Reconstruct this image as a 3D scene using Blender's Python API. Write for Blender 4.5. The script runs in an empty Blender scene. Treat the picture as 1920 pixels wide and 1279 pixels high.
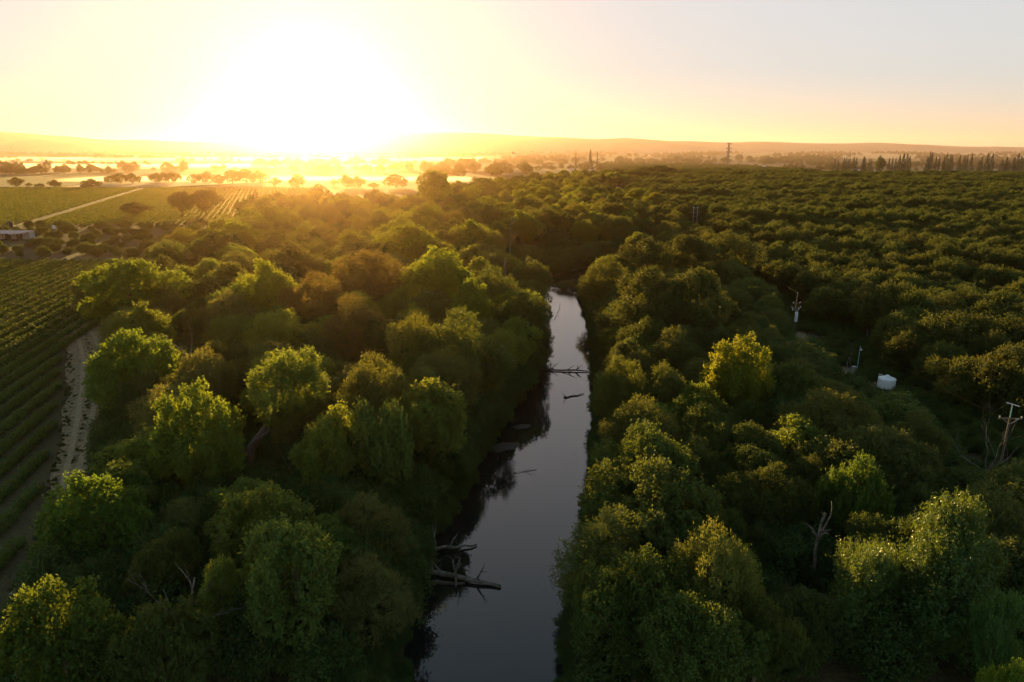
import bpy, math, random
import numpy as np
from mathutils import Vector, Matrix

# ---------------------------------------------------------------- camera, sky, sun, exposure
S = bpy.context.scene
COL = S.collection
R = math.radians
CAM_H, PITCH, F = 42.0, R(15.56), 1280.0          # metres, radians, focal length in photo pixels
SUN_EL, SUN_AZ = R(4.6), R(-15.3)

cd = bpy.data.cameras.new('camera')
cam = bpy.data.objects.new('camera', cd)
COL.objects.link(cam)
cam.location = (0, 0, CAM_H)
cam.rotation_euler = (R(90) - PITCH, 0, 0)
cd.sensor_width = 36.0
cd.lens = 24.0
cd.clip_start = 0.5
cd.clip_end = 30000.0
S.camera = cam

W = bpy.data.worlds.new('World')
S.world = W
W.use_nodes = True
wn = W.node_tree
sky = wn.nodes.new('ShaderNodeTexSky')
sky.sky_type = 'NISHITA'
sky.sun_disc = False
sky.sun_elevation = SUN_EL
sky.sun_rotation = SUN_AZ
sky.air_density = 1.0
sky.dust_density = 1.2
sky.ozone_density = 1.0
gm = wn.nodes.new('ShaderNodeGamma')               # evens out the range of the sky: a brightness grade put into its colour
gm.inputs['Gamma'].default_value = 0.15
tnt = wn.nodes.new('ShaderNodeMix'); tnt.data_type = 'RGBA'; tnt.blend_type = 'MULTIPLY'
tnt.inputs[0].default_value = 1.0
tnt.inputs[7].default_value = (0.87, 0.86, 0.90, 1)
wn.links.new(sky.outputs[0], gm.inputs['Color'])
hs = wn.nodes.new('ShaderNodeHueSaturation')
hs.inputs['Saturation'].default_value = 1.55
wn.links.new(gm.outputs[0], hs.inputs['Color'])
wn.links.new(hs.outputs[0], tnt.inputs[6])
# the evening sky deepens overhead
tcw = wn.nodes.new('ShaderNodeTexCoord'); sx = wn.nodes.new('ShaderNodeSeparateXYZ')
mrw = wn.nodes.new('ShaderNodeMapRange'); mrw.interpolation_type = 'SMOOTHSTEP'
mrw.inputs[1].default_value = 0.40; mrw.inputs[2].default_value = 0.78
mrw.inputs[3].default_value = 0.0; mrw.inputs[4].default_value = 1.0
dp = wn.nodes.new('ShaderNodeMix'); dp.data_type = 'RGBA'
dp.inputs[6].default_value = (1, 1, 1, 1); dp.inputs[7].default_value = (0.25, 0.40, 0.45, 1)
zen = wn.nodes.new('ShaderNodeMix'); zen.data_type = 'RGBA'; zen.blend_type = 'MULTIPLY'
zen.inputs[0].default_value = 1.0
wn.links.new(tcw.outputs['Generated'], sx.inputs[0])
wn.links.new(sx.outputs['Z'], mrw.inputs[0])
wn.links.new(mrw.outputs[0], dp.inputs[0])
wn.links.new(tnt.outputs[2], zen.inputs[6])
wn.links.new(dp.outputs[2], zen.inputs[7])
wn.links.new(zen.outputs[2], wn.nodes['Background'].inputs[0])
wn.nodes['Background'].inputs[1].default_value = 0.15

sd = bpy.data.lights.new('sun', 'SUN')
sun = bpy.data.objects.new('sun', sd)
COL.objects.link(sun)
sd.energy = 3.3
sd.angle = R(0.5)
sd.color = (1.0, 0.66, 0.21)
sv = Vector((math.sin(SUN_AZ)*math.cos(SUN_EL), math.cos(SUN_AZ)*math.cos(SUN_EL), math.sin(SUN_EL)))
sun.rotation_euler = (-sv).to_track_quat('-Z', 'Y').to_euler()
sun.location = (-30, 60, 120)

S.view_settings.view_transform = 'Standard'
S.view_settings.look = 'None'
S.view_settings.gamma = 1.0
S.view_settings.exposure = 2.25
S.render.engine = 'CYCLES'
cy = S.cycles
cy.max_bounces = 5
cy.diffuse_bounces = 1
cy.glossy_bounces = 2
cy.transmission_bounces = 2
cy.volume_bounces = 0
cy.transparent_max_bounces = 16
cy.use_denoising = True
cy.caustics_reflective = False
cy.caustics_refractive = False

# ---------------------------------------------------------------- small helpers
rnd = random.Random(7)


def tag(o, label=None, cat=None, group=None, kind=None):
    if label: o['label'] = label
    if cat: o['category'] = cat
    if group: o['group'] = group
    if kind: o['kind'] = kind
    return o


def empty(name, loc, rz=0.0):
    o = bpy.data.objects.new(name, None)
    o.empty_display_size = 0.5
    o.location = loc
    o.rotation_euler = (0, 0, rz)
    COL.objects.link(o)
    return o


def obj(name, me, parent=None, loc=None):
    o = bpy.data.objects.new(name, me)
    COL.objects.link(o)
    if parent is not None: o.parent = parent
    if loc is not None: o.location = loc
    return o


cp, sp_ = math.cos(PITCH), math.sin(PITCH)


def G(px, py, z=0.0):
    """ground point (at height z) seen at a pixel of the photograph"""
    u, v = (px-960)/F, (py-639.5)/F
    dx, dy, dz = u, cp - v*sp_, -sp_ - v*cp
    t = (z-CAM_H)/dz
    return dx*t, dy*t


def depth(x, y, z=0.0):
    return y*cp + (CAM_H-z)*sp_


class MB:
    """collects shapes into ONE mesh"""
    def __init__(s):
        s.v, s.f, s.n = [], [], 0

    def add(s, v, f):
        s.v.append(np.asarray(v, float).reshape(-1, 3))
        s.f += [tuple(i+s.n for i in q) for q in f]
        s.n += len(s.v[-1])

    def tube(s, pts, rad, k=8, cap=True):
        pts = [Vector(p) for p in pts]
        if not hasattr(rad, '__len__'): rad = [rad]*len(pts)
        vs, fs = [], []
        t0 = (pts[1]-pts[0]).normalized()
        a = t0.orthogonal().normalized()
        for i, p in enumerate(pts):
            t = (pts[min(i+1, len(pts)-1)]-pts[max(i-1, 0)]).normalized()
            a = (a - t*a.dot(t)).normalized()
            b = t.cross(a)
            for j in range(k):
                an = 2*math.pi*j/k
                vs.append(p + (a*math.cos(an)+b*math.sin(an))*rad[i])
        for i in range(len(pts)-1):
            for j in range(k):
                fs.append((i*k+j, i*k+(j+1) % k, (i+1)*k+(j+1) % k, (i+1)*k+j))
        if cap:
            fs.append(tuple(range(k-1, -1, -1)))
            fs.append(tuple((len(pts)-1)*k+j for j in range(k)))
        s.add([tuple(v) for v in vs], fs)
        return s

    def lathe(s, prof, k=32, c=(0, 0, 0)):
        vs, fs = [], []
        for r, z in prof:
            for j in range(k):
                an = 2*math.pi*j/k
                vs.append((c[0]+r*math.cos(an), c[1]+r*math.sin(an), c[2]+z))
        for i in range(len(prof)-1):
            for j in range(k):
                fs.append((i*k+j, i*k+(j+1) % k, (i+1)*k+(j+1) % k, (i+1)*k+j))
        fs.append(tuple(range(k-1, -1, -1)))
        fs.append(tuple((len(prof)-1)*k+j for j in range(k)))
        s.add(vs, fs)
        return s

    def box(s, lo, hi, m=None):
        x0, y0, z0 = lo
        x1, y1, z1 = hi
        v = [(x0, y0, z0), (x1, y0, z0), (x1, y1, z0), (x0, y1, z0), (x0, y0, z1), (x1, y0, z1), (x1, y1, z1), (x0, y1, z1)]
        if m is not None: v = [tuple(m @ Vector(p)) for p in v]
        s.add(v, [(3, 2, 1, 0), (4, 5, 6, 7), (0, 1, 5, 4), (1, 2, 6, 5), (2, 3, 7, 6), (3, 0, 4, 7)])
        return s

    def mesh(s, name, mat, smooth=False):
        me = bpy.data.meshes.new(name)
        me.from_pydata(np.concatenate(s.v).tolist(), [], s.f)
        if mat: me.materials.append(mat)
        if smooth: me.shade_smooth()
        me.update()
        return me

    def build(s, name, mat, parent=None, loc=None, smooth=False):
        return obj(name, s.mesh(name, mat, smooth), parent, loc)


# ---------------------------------------------------------------- materials
def new_mat(name):
    m = bpy.data.materials.new(name)
    m.use_nodes = True
    return m, m.node_tree, m.node_tree.nodes['Principled BSDF'], m.node_tree.nodes['Material Output']


def node(nt, kind, **kw):
    n = nt.nodes.new(kind)
    for k, v in kw.items(): setattr(n, k, v)
    return n


def noise_mix(nt, coord, scale, c0, c1, lo=0.35, hi=0.65, detail=6, rough=0.6):
    tx = node(nt, 'ShaderNodeTexNoise')
    tx.inputs['Scale'].default_value = scale
    tx.inputs['Detail'].default_value = detail
    tx.inputs['Roughness'].default_value = rough
    nt.links.new(coord, tx.inputs['Vector'])
    rp = node(nt, 'ShaderNodeValToRGB')
    rp.color_ramp.elements[0].position = lo
    rp.color_ramp.elements[1].position = hi
    rp.color_ramp.elements[0].color = (*c0, 1)
    rp.color_ramp.elements[1].color = (*c1, 1)
    nt.links.new(tx.outputs['Fac'], rp.inputs[0])
    return rp.outputs[0], tx.outputs['Fac']


def solid(name, c0, c1=None, scale=4.0, rough=0.8, metal=0.0, bump=0.0, spec=0.3):
    m, nt, b, out = new_mat(name)
    co = node(nt, 'ShaderNodeTexCoord').outputs['Object']
    c1 = c1 or tuple(x*0.7 for x in c0)
    col, fac = noise_mix(nt, co, scale, c1, c0)
    nt.links.new(col, b.inputs['Base Color'])
    b.inputs['Roughness'].default_value = rough
    b.inputs['Metallic'].default_value = metal
    b.inputs['Specular IOR Level'].default_value = spec
    if bump:
        bp = node(nt, 'ShaderNodeBump')
        bp.inputs['Strength'].default_value = bump
        bp.inputs['Distance'].default_value = 0.05
        nt.links.new(fac, bp.inputs['Height'])
        nt.links.new(bp.outputs[0], b.inputs['Normal'])
    return m


def leaf_mat(name, dark, light, trans, tfac=0.46, rough=0.68, spec=0.18):
    """leaf colour runs from dark to light by leaf, by clump and by tree; obj.color tints a tree"""
    m, nt, b, out = new_mat(name)
    L = nt.links.new
    at = node(nt, 'ShaderNodeAttribute', attribute_name='tint')
    oi = node(nt, 'ShaderNodeObjectInfo')
    tc = node(nt, 'ShaderNodeTexCoord')
    nz = node(nt, 'ShaderNodeTexNoise')
    nz.inputs['Scale'].default_value = 0.45
    nz.inputs['Detail'].default_value = 2
    L(tc.outputs['Object'], nz.inputs['Vector'])
    a = node(nt, 'ShaderNodeMath', operation='MULTIPLY_ADD')
    L(at.outputs['Fac'], a.inputs[0]); a.inputs[1].default_value = 0.55
    a2 = node(nt, 'ShaderNodeMath', operation='MULTIPLY_ADD')
    L(oi.outputs['Random'], a2.inputs[0]); a2.inputs[1].default_value = 0.35
    a3 = node(nt, 'ShaderNodeMath', operation='MULTIPLY_ADD')
    L(nz.outputs['Fac'], a3.inputs[0]); a3.inputs[1].default_value = 0.9; a3.inputs[2].default_value = -0.40
    L(a3.outputs[0], a2.inputs[2]); L(a2.outputs[0], a.inputs[2])
    a.use_clamp = True
    mx = node(nt, 'ShaderNodeMix', data_type='RGBA')
    mx.inputs[6].default_value = (dark[0]*1.22, dark[1]*1.68, dark[2]*1.8, 1); mx.inputs[7].default_value = (light[0]*1.25, light[1]*1.68, light[2]*1.8, 1)
    L(a.outputs[0], mx.inputs[0])
    tn = node(nt, 'ShaderNodeMix', data_type='RGBA', blend_type='MULTIPLY')
    tn.inputs[0].default_value = 1.0
    L(mx.outputs[2], tn.inputs[6]); L(oi.outputs['Color'], tn.inputs[7])
    L(tn.outputs[2], b.inputs['Base Color'])
    b.inputs['Roughness'].default_value = rough
    b.inputs['Specular IOR Level'].default_value = spec
    tr = node(nt, 'ShaderNodeBsdfTranslucent')
    t2 = node(nt, 'ShaderNodeMix', data_type='RGBA', blend_type='MULTIPLY')
    t2.inputs[0].default_value = 1.0
    t2.inputs[6].default_value = (*trans, 1)
    L(oi.outputs['Color'], t2.inputs[7])
    L(t2.outputs[2], tr.inputs['Color'])
    ms = node(nt, 'ShaderNodeMixShader')
    ms.inputs[0].default_value = tfac
    L(b.outputs[0], ms.inputs[1]); L(tr.outputs[0], ms.inputs[2])
    L(ms.outputs[0], out.inputs['Surface'])
    return m


M = {}
M['cottonwood'] = leaf_mat('cottonwood_leaf', (0.035, 0.060, 0.012), (0.085, 0.115, 0.024), (0.27, 0.29, 0.026), 0.50)
M['oak'] = leaf_mat('oak_leaf', (0.024, 0.038, 0.010), (0.064, 0.078, 0.022), (0.15, 0.155, 0.02), 0.38)
M['willow'] = leaf_mat('willow_leaf', (0.045, 0.052, 0.016), (0.090, 0.092, 0.030), (0.21, 0.20, 0.025), 0.44)
M['walnut'] = leaf_mat('walnut_leaf', (0.030, 0.048, 0.011), (0.070, 0.090, 0.020), (0.16, 0.18, 0.020), 0.40)
M['frond'] = leaf_mat('frond_leaf', (0.028, 0.055, 0.012), (0.070, 0.105, 0.026), (0.20, 0.22, 0.02), 0.40, 0.42, 0.4)
M['shrub'] = leaf_mat('shrub_leaf', (0.024, 0.038, 0.011), (0.060, 0.078, 0.020), (0.11, 0.13, 0.02), 0.34)
M['conifer'] = leaf_mat('conifer_needle', (0.022, 0.032, 0.014), (0.045, 0.055, 0.020), (0.06, 0.06, 0.01), 0.15)
M['vine'] = leaf_mat('vine_leaf', (0.035, 0.055, 0.012), (0.085, 0.110, 0.022), (0.18, 0.19, 0.02), 0.40)
M['bark'] = solid('bark', (0.17, 0.135, 0.10), (0.075, 0.058, 0.042), 6.0, 0.9, bump=0.6)
M['deadwood'] = solid('dead_wood', (0.21, 0.185, 0.155), (0.07, 0.058, 0.048), 2.5, 0.85, bump=0.5)
M['wetwood'] = solid('wet_wood', (0.085, 0.07, 0.055), (0.035, 0.03, 0.024), 5.0, 0.6, bump=0.5)
M['pole'] = solid('pole_wood', (0.14, 0.11, 0.08), (0.08, 0.065, 0.05), 3.0, 0.85)
M['pvc'] = solid('green_paint', (0.20, 0.42, 0.40), (0.16, 0.35, 0.34), 3.0, 0.5)
M['steel'] = solid('galvanised_steel', (0.42, 0.43, 0.43), (0.33, 0.34, 0.34), 3.0, 0.45, 0.6)
M['wire'] = solid('wire', (0.05, 0.045, 0.04), None, 1.0, 0.9, 0.0, spec=0.05)
M['porcelain'] = solid('porcelain', (0.62, 0.63, 0.62), None, 2.0, 0.25, spec=0.5)
M['transformer'] = solid('transformer_paint', (0.52, 0.58, 0.60), (0.44, 0.50, 0.53), 2.0, 0.4)
M['tank'] = solid('tank_plastic', (0.74, 0.80, 0.82), (0.62, 0.69, 0.72), 1.2, 0.5)
M['tank_dark'] = solid('tank_stain', (0.03, 0.035, 0.035), None, 2.0, 0.7)
M['cabinet'] = solid('cabinet_paint', (0.33, 0.34, 0.30), None, 3.0, 0.6)
M['roof'] = solid('roof_sheet', (0.28, 0.29, 0.31), (0.20, 0.21, 0.23), 0.6, 0.5, 0.2)
M['wall'] = solid('weathered_wall', (0.45, 0.42, 0.37), (0.34, 0.31, 0.27), 0.8, 0.85)
M['white_wall'] = solid('white_wall', (0.78, 0.77, 0.74), (0.68, 0.67, 0.64), 0.5, 0.8)
M['dark'] = solid('dark_opening', (0.02, 0.02, 0.02), None, 2.0, 0.6)
M['lattice'] = solid('tower_steel', (0.16, 0.15, 0.14), None, 0.5, 0.6, 0.4)
M['feather'] = solid('dark_feather', (0.03, 0.028, 0.025), None, 8.0, 0.7)
M['hill'] = solid('hill_grass', (0.26, 0.215, 0.13), (0.17, 0.145, 0.09), 0.004, 0.95)


def ground_mat():
    m, nt, b, out = new_mat('ground_soil')
    co = node(nt, 'ShaderNodeTexCoord').outputs['Object']
    a, _ = noise_mix(nt, co, 0.35, (0.028, 0.030, 0.014), (0.075, 0.068, 0.034), 0.35, 0.65, 8, 0.65)
    c, _ = noise_mix(nt, co, 0.012, (0.055, 0.060, 0.024), (0.16, 0.13, 0.065), 0.40, 0.62, 5, 0.55)
    f, fac = noise_mix(nt, co, 2.5, (0.55, 0.55, 0.55), (1.25, 1.25, 1.25), 0.3, 0.7)
    mx = node(nt, 'ShaderNodeMix', data_type='RGBA'); mx.inputs[0].default_value = 0.5
    nt.links.new(a, mx.inputs[6]); nt.links.new(c, mx.inputs[7])
    mu = node(nt, 'ShaderNodeMix', data_type='RGBA', blend_type='MULTIPLY'); mu.inputs[0].default_value = 1.0
    nt.links.new(mx.outputs[2], mu.inputs[6]); nt.links.new(f, mu.inputs[7])
    nt.links.new(mu.outputs[2], b.inputs['Base Color'])
    b.inputs['Roughness'].default_value = 0.95
    b.inputs['Specular IOR Level'].default_value = 0.1
    bp = node(nt, 'ShaderNodeBump'); bp.inputs['Strength'].default_value = 0.8; bp.inputs['Distance'].default_value = 0.15
    nt.links.new(fac, bp.inputs['Height']); nt.links.new(bp.outputs[0], b.inputs['Normal'])
    return m


M['ground'] = ground_mat()
M['dirt'] = solid('dry_dirt', (0.30, 0.235, 0.135), (0.12, 0.095, 0.05), 1.1, 0.95, bump=0.0, spec=0.1)
M['dry_field'] = solid('dry_grass', (0.36, 0.29, 0.16), (0.24, 0.20, 0.10), 0.03, 0.95, spec=0.1)
M['green_field'] = solid('green_grass', (0.085, 0.10, 0.035), (0.06, 0.07, 0.025), 0.02, 0.95, spec=0.1)
M['mud'] = solid('mud', (0.055, 0.043, 0.03), (0.03, 0.023, 0.016), 1.2, 0.7, bump=0.5)


def water_mat():
    m, nt, b, out = new_mat('river_water')
    L = nt.links.new
    co = node(nt, 'ShaderNodeTexCoord').outputs['Object']
    mp = node(nt, 'ShaderNodeMapping'); mp.inputs['Scale'].default_value = (1.0, 2.2, 1.0)
    L(co, mp.inputs['Vector'])
    b.inputs['Base Color'].default_value = (0.010, 0.013, 0.012, 1)
    b.inputs['Roughness'].default_value = 0.03
    b.inputs['IOR'].default_value = 1.52
    b.inputs['Specular IOR Level'].default_value = 0.72
    n1 = node(nt, 'ShaderNodeTexNoise'); n1.inputs['Scale'].default_value = 1.3; n1.inputs['Detail'].default_value = 4
    n2 = node(nt, 'ShaderNodeTexNoise'); n2.inputs['Scale'].default_value = 0.12; n2.inputs['Detail'].default_value = 3
    L(mp.outputs[0], n1.inputs['Vector']); L(co, n2.inputs['Vector'])
    rp = node(nt, 'ShaderNodeMapRange'); rp.inputs[1].default_value = 0.40; rp.inputs[2].default_value = 0.68
    rp.inputs[3].default_value = 0.12; rp.inputs[4].default_value = 1.0
    L(n2.outputs['Fac'], rp.inputs[0])
    mu = node(nt, 'ShaderNodeMath', operation='MULTIPLY')
    sy = node(nt, 'ShaderNodeSeparateXYZ'); L(co, sy.inputs[0])
    rf = node(nt, 'ShaderNodeMapRange', interpolation_type='SMOOTHSTEP')      # a riffle where the river turns away
    rf.inputs[1].default_value = 178; rf.inputs[2].default_value = 205; rf.inputs[3].default_value = 0.0; rf.inputs[4].default_value = 2.2
    L(sy.outputs['Y'], rf.inputs[0])
    ad = node(nt, 'ShaderNodeMath', operation='ADD'); L(rp.outputs[0], ad.inputs[0]); L(rf.outputs[0], ad.inputs[1])
    L(n1.outputs['Fac'], mu.inputs[0]); L(ad.outputs[0], mu.inputs[1])
    bp = node(nt, 'ShaderNodeBump'); bp.inputs['Strength'].default_value = 0.22; bp.inputs['Distance'].default_value = 0.05
    L(mu.outputs[0], bp.inputs['Height']); L(bp.outputs[0], b.inputs['Normal'])
    return m


M['water'] = water_mat()

# ---------------------------------------------------------------- river course (edges at water level)
WZ = -2.0
EDGE = [(1400, 730, 1060), (1279, 752, 1062), (1200, 762, 1066), (1100, 778, 1078), (1000, 815, 1100), (920, 872, 1112), (850, 912, 1116),
        (800, 940, 1124), (740, 985, 1120), (700, 1004, 1118), (650, 1012, 1112), (600, 1014, 1106), (560, 1008, 1090), (535, 1004, 1086)]
RY, RL, RR = [], [], []
for py, l, r in EDGE:
    (xl, yl), (xr, _) = G(l, py, WZ), G(r, py, WZ)
    RY.append(yl); RL.append(xl); RR.append(xr)
for y, l, r in [(228, 7, 23), (240, 12, 28), (255, 22, 38), (275, 38, 52), (300, 54, 64), (340, 62, 68), (430, 62, 66), (520, 62, 66)]:
    RY.append(y); RL.append(l); RR.append(r)
RY = np.array([-60.0] + RY); RL = np.array([RL[0]-2] + RL); RR = np.array([RR[0]] + RR)


def river(y):
    return np.interp(y, RY, RL), np.interp(y, RY, RR)


def ground_z(x, y):
    x, y = np.asarray(x, float), np.asarray(y, float)
    l, r = river(y)
    d = np.maximum(l-x, x-r)                       # >0 outside the water, metres from its edge
    t = np.clip((d+2.5)/6.0, 0, 1)
    t = t*t*(3-2*t)
    w = np.clip((335-y)/40, 0, 1)
    z = -3.4*(1-t)*w
    k = np.clip((y-1350)/2300, 0, 1)                # the plain climbs a little towards the hills
    return z + 30*k*k*(3-2*k)


def grid_axis(parts):
    out = []
    for a, b, n in parts: out += list(np.linspace(a, b, n, endpoint=False))
    return np.array(out + [parts[-1][1]])


gx = grid_axis([(-6500, -900, 18), (-900, -140, 30), (-140, -40, 20), (-40, 100, 94), (100, 300, 30), (300, 900, 24), (900, 6500, 18)])
gy = grid_axis([(-150, 30, 12), (30, 330, 150), (330, 640, 60), (640, 1500, 30), (1500, 4000, 26), (4000, 7000, 8)])
X, Y = np.meshgrid(gx, gy)
rs = np.random.RandomState(3)
Z = ground_z(X, Y)
Z += np.where(Z < -0.05, rs.uniform(-0.15, 0.15, Z.shape), 0)
V = np.stack([X, Y, Z], -1).reshape(-1, 3)
nx = len(gx)
Fc = [(j*nx+i, j*nx+i+1, (j+1)*nx+i+1, (j+1)*nx+i) for j in range(len(gy)-1) for i in range(nx-1)]
mb = MB(); mb.add(V, Fc)
tag(mb.build('ground', M['ground'], smooth=True), kind='structure')


def strip(name, left, right, z, mat, kind='structure', nx=1):
    """flat sheet between two polylines of equal length"""
    mb = MB()
    n = len(left)
    v = []
    for (a, b) in zip(left, right):
        for k in range(nx+1):
            t = k/nx
            v.append((a[0]+(b[0]-a[0])*t, a[1]+(b[1]-a[1])*t, z))
    w = nx+1
    mb.add(v, [(i*w+k, i*w+k+1, (i+1)*w+k+1, (i+1)*w+k) for i in range(n-1) for k in range(nx)])
    return tag(mb.build(name, mat), kind=kind)


ys = np.arange(-60, 331, 4.0)
l, r = river(ys)
strip('river_water', [(a-3.5, y) for a, y in zip(l, ys)], [(b+3.5, y) for b, y in zip(r, ys)], WZ, M['water'])


def path_strip(name, pts, z, mat, jit=0.5, step=2.0):
    """pts: x, y, width"""
    pts = np.array(pts, float)
    d = np.r_[0, np.cumsum(np.hypot(*np.diff(pts[:, :2], axis=0).T))]
    s = np.arange(0, d[-1], step)
    P = np.stack([np.interp(s, d, pts[:, k]) for k in range(3)], 1)
    for _ in range(2): P[1:-1] = (P[:-2]+2*P[1:-1]+P[2:])/4
    T = np.gradient(P[:, :2], axis=0); T /= np.linalg.norm(T, axis=1)[:, None]
    N = np.stack([-T[:, 1], T[:, 0]], 1)
    q = np.random.RandomState(len(pts))
    wl = P[:, 2]/2 + np.convolve(q.uniform(-jit, jit, len(P)+4), np.ones(5)/3, 'valid'); wr = P[:, 2]/2 + np.convolve(q.uniform(-jit, jit, len(P)+4), np.ones(5)/3, 'valid')
    return strip(name, P[:, :2]+N*wl[:, None], P[:, :2]-N*wr[:, None], z, mat)


TRACK = [(40, 1112, 2.0), (75, 1060, 2.2), (112, 960, 2.6), (142, 860, 4.4), (158, 790, 5.6), (170, 720, 7.5), (172, 670, 9), (162, 630, 10), (135, 600, 9), (108, 578, 6)]
M['rut'] = solid('bare_rut', (0.34, 0.27, 0.165), (0.22, 0.175, 0.10), 1.6, 0.95, spec=0.1)
TRK = [(*G(px, py), w) for px, py, w in TRACK]
for sgn in (-1, 1): path_strip('wheel_rut', [(a+sgn*w*0.2, b, 0.75) for a, b, w in TRK], 0.04, M['rut'], 0.06)
path_strip('dirt_track', TRK, 0.03, M['dirt'], 0.9)
RTRK = [(58, 40, 3), (62, 86, 3.5), (66, 110, 4), (66.5, 131, 5), (66, 150, 6), (67.5, 166, 7), (72, 205, 3), (80, 260, 3)]
path_strip('orchard_track', RTRK, 0.03, M['dirt'], 0.6)
ROAD = [(*G(-60, 452), 3.8), (*G(20, 424), 3.8), (*G(120, 393), 3.8), (*G(230, 362), 3.8)]
path_strip('vineyard_road', ROAD, 0.06, M['dry_field'], 0.5, 6.0)
# fields on the plain beyond the vineyards
def quad_field(name, corners, z, mat):
    (a, b, c, d) = [np.array(p) for p in corners]
    o = strip(name, [a+(d-a)*k/12 for k in range(13)], [b+(c-b)*k/12 for k in range(13)], z, mat, nx=12)
    for v in o.data.vertices: v.co.z += float(ground_z(v.co.x, v.co.y))
    return o


quad_field('dry_field', [G(95, 353), G(330, 350), G(700, 330), G(330, 328)], 0.10, M['dry_field'])
quad_field('green_field', [G(-200, 352), G(95, 352), G(330, 327), G(-200, 327)], 0.14, M['green_field'])
quad_field('stubble_field', [G(1500, 306), G(2300, 306), G(2300, 297), G(1500, 297)], 0.3, M['dry_field'])
quad_field('pasture_field', [G(1080, 303), G(1500, 303), G(1500, 296), G(1080, 296)], 0.3, M['green_field'])


def hills(name, y, prof, seed):
    """a ridge with real depth: crest profile in (photo x, metres), sloping down towards and away from us"""
    q = np.random.RandomState(seed)
    px = np.linspace(-700, 2700, 240)
    h = np.interp(px, [p[0] for p in prof], [p[1] for p in prof])
    h = h + np.interp(np.arange(240), np.arange(0, 240, 5), q.uniform(-2.2, 2.2, 48)) + q.uniform(-0.6, 0.6, 240)
    h = h + 3.0*np.sin(px*0.021+seed)*np.sin(px*0.0083) + 1.5*np.sin(px*0.057+2*seed)
    h = np.where(h < 8, 8, h)
    v = []
    D = y/cp
    for k, (dy, f) in enumerate([(-420, -0.02), (-260, 0.32), (-120, 0.72), (0, 1.0), (160, 0.75), (420, -0.02)]):
        wob = np.interp(np.arange(240), np.arange(0, 240, 4), q.uniform(0.8, 1.2, 60)) if 0 < k < 3 or k == 4 else np.ones(240)
        for i in range(240):
            v.append(((px[i]-960)/F*D*cp, y+dy, h[i]*f*wob[i]-0.5))
    n = 240
    mb = MB(); mb.add(v, [(k*n+i, k*n+i+1, (k+1)*n+i+1, (k+1)*n+i) for k in range(5) for i in range(n-1)])
    return tag(mb.build(name, M['hill'], smooth=True), kind='structure')


def el(py, D): return max(0.0, CAM_H + (283-py)/1280*1.03*D)


hills('far_hills', 4400, [(-700, el(244, 4400)), (0, el(247, 4400)), (60, el(252, 4400)), (200, el(262, 4400)), (420, el(268, 4400)), (560, el(262, 4400)), (700, el(255, 4400)), (800, el(252, 4400)),
      (900, el(251, 4400)), (960, el(257, 4400)), (1040, el(260, 4400)), (1100, el(262, 4400)), (1160, el(261, 4400)), (1250, el(267, 4400)), (1300, el(267, 4400)),
      (1440, el(267, 4400)), (1500, el(270, 4400)), (1600, el(270, 4400)), (1700, el(272, 4400)), (1800, el(275, 4400)), (1920, el(276, 4400)), (2700, el(277, 4400))], 5)
hills('near_hills', 3800, [(-700, el(262, 3800)), (-100, el(268, 3800)), (60, el(268, 3800)), (100, el(261, 3800)), (140, el(267, 3800)), (260, el(274, 3800)), (420, el(280, 3800)), (600, 20), (760, 0), (2700, 0)], 9)

# ---------------------------------------------------------------- foliage
def leaf_mesh(name, c, ax, nr, L, Wd, tint, mat):
    """one mesh of diamond leaves: centres, long axes, normals, lengths, widths"""
    ax = ax/np.linalg.norm(ax, axis=1)[:, None]
    sd_ = np.cross(ax, nr); sd_ /= (np.linalg.norm(sd_, axis=1)[:, None]+1e-9)
    nn = np.cross(sd_, ax)
    L = np.asarray(L)[:, None]; Wd = np.asarray(Wd)[:, None]
    v = np.stack([c-ax*L/2, c+sd_*Wd/2+ax*L*0.05-nn*L*0.06, c+ax*L/2-nn*L*0.12, c-sd_*Wd/2+ax*L*0.05-nn*L*0.06], 1).reshape(-1, 3)
    n = len(c)
    me = bpy.data.meshes.new(name)
    me.vertices.add(4*n); me.vertices.foreach_set('co', v.astype(np.float32).ravel())
    me.loops.add(4*n); me.loops.foreach_set('vertex_index', np.arange(4*n, dtype=np.int32))
    me.polygons.add(n)
    me.polygons.foreach_set('loop_start', np.arange(0, 4*n, 4, dtype=np.int32))
    me.polygons.foreach_set('loop_total', np.full(n, 4, dtype=np.int32))
    a = me.attributes.new('tint', 'FLOAT', 'FACE')
    a.data.foreach_set('value', np.asarray(tint, np.float32))
    me.materials.append(mat)
    me.update(calc_edges=True)
    return me


def unit(q, n):
    v = q.normal(size=(n, 3))
    return v/np.linalg.norm(v, axis=1)[:, None]


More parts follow.
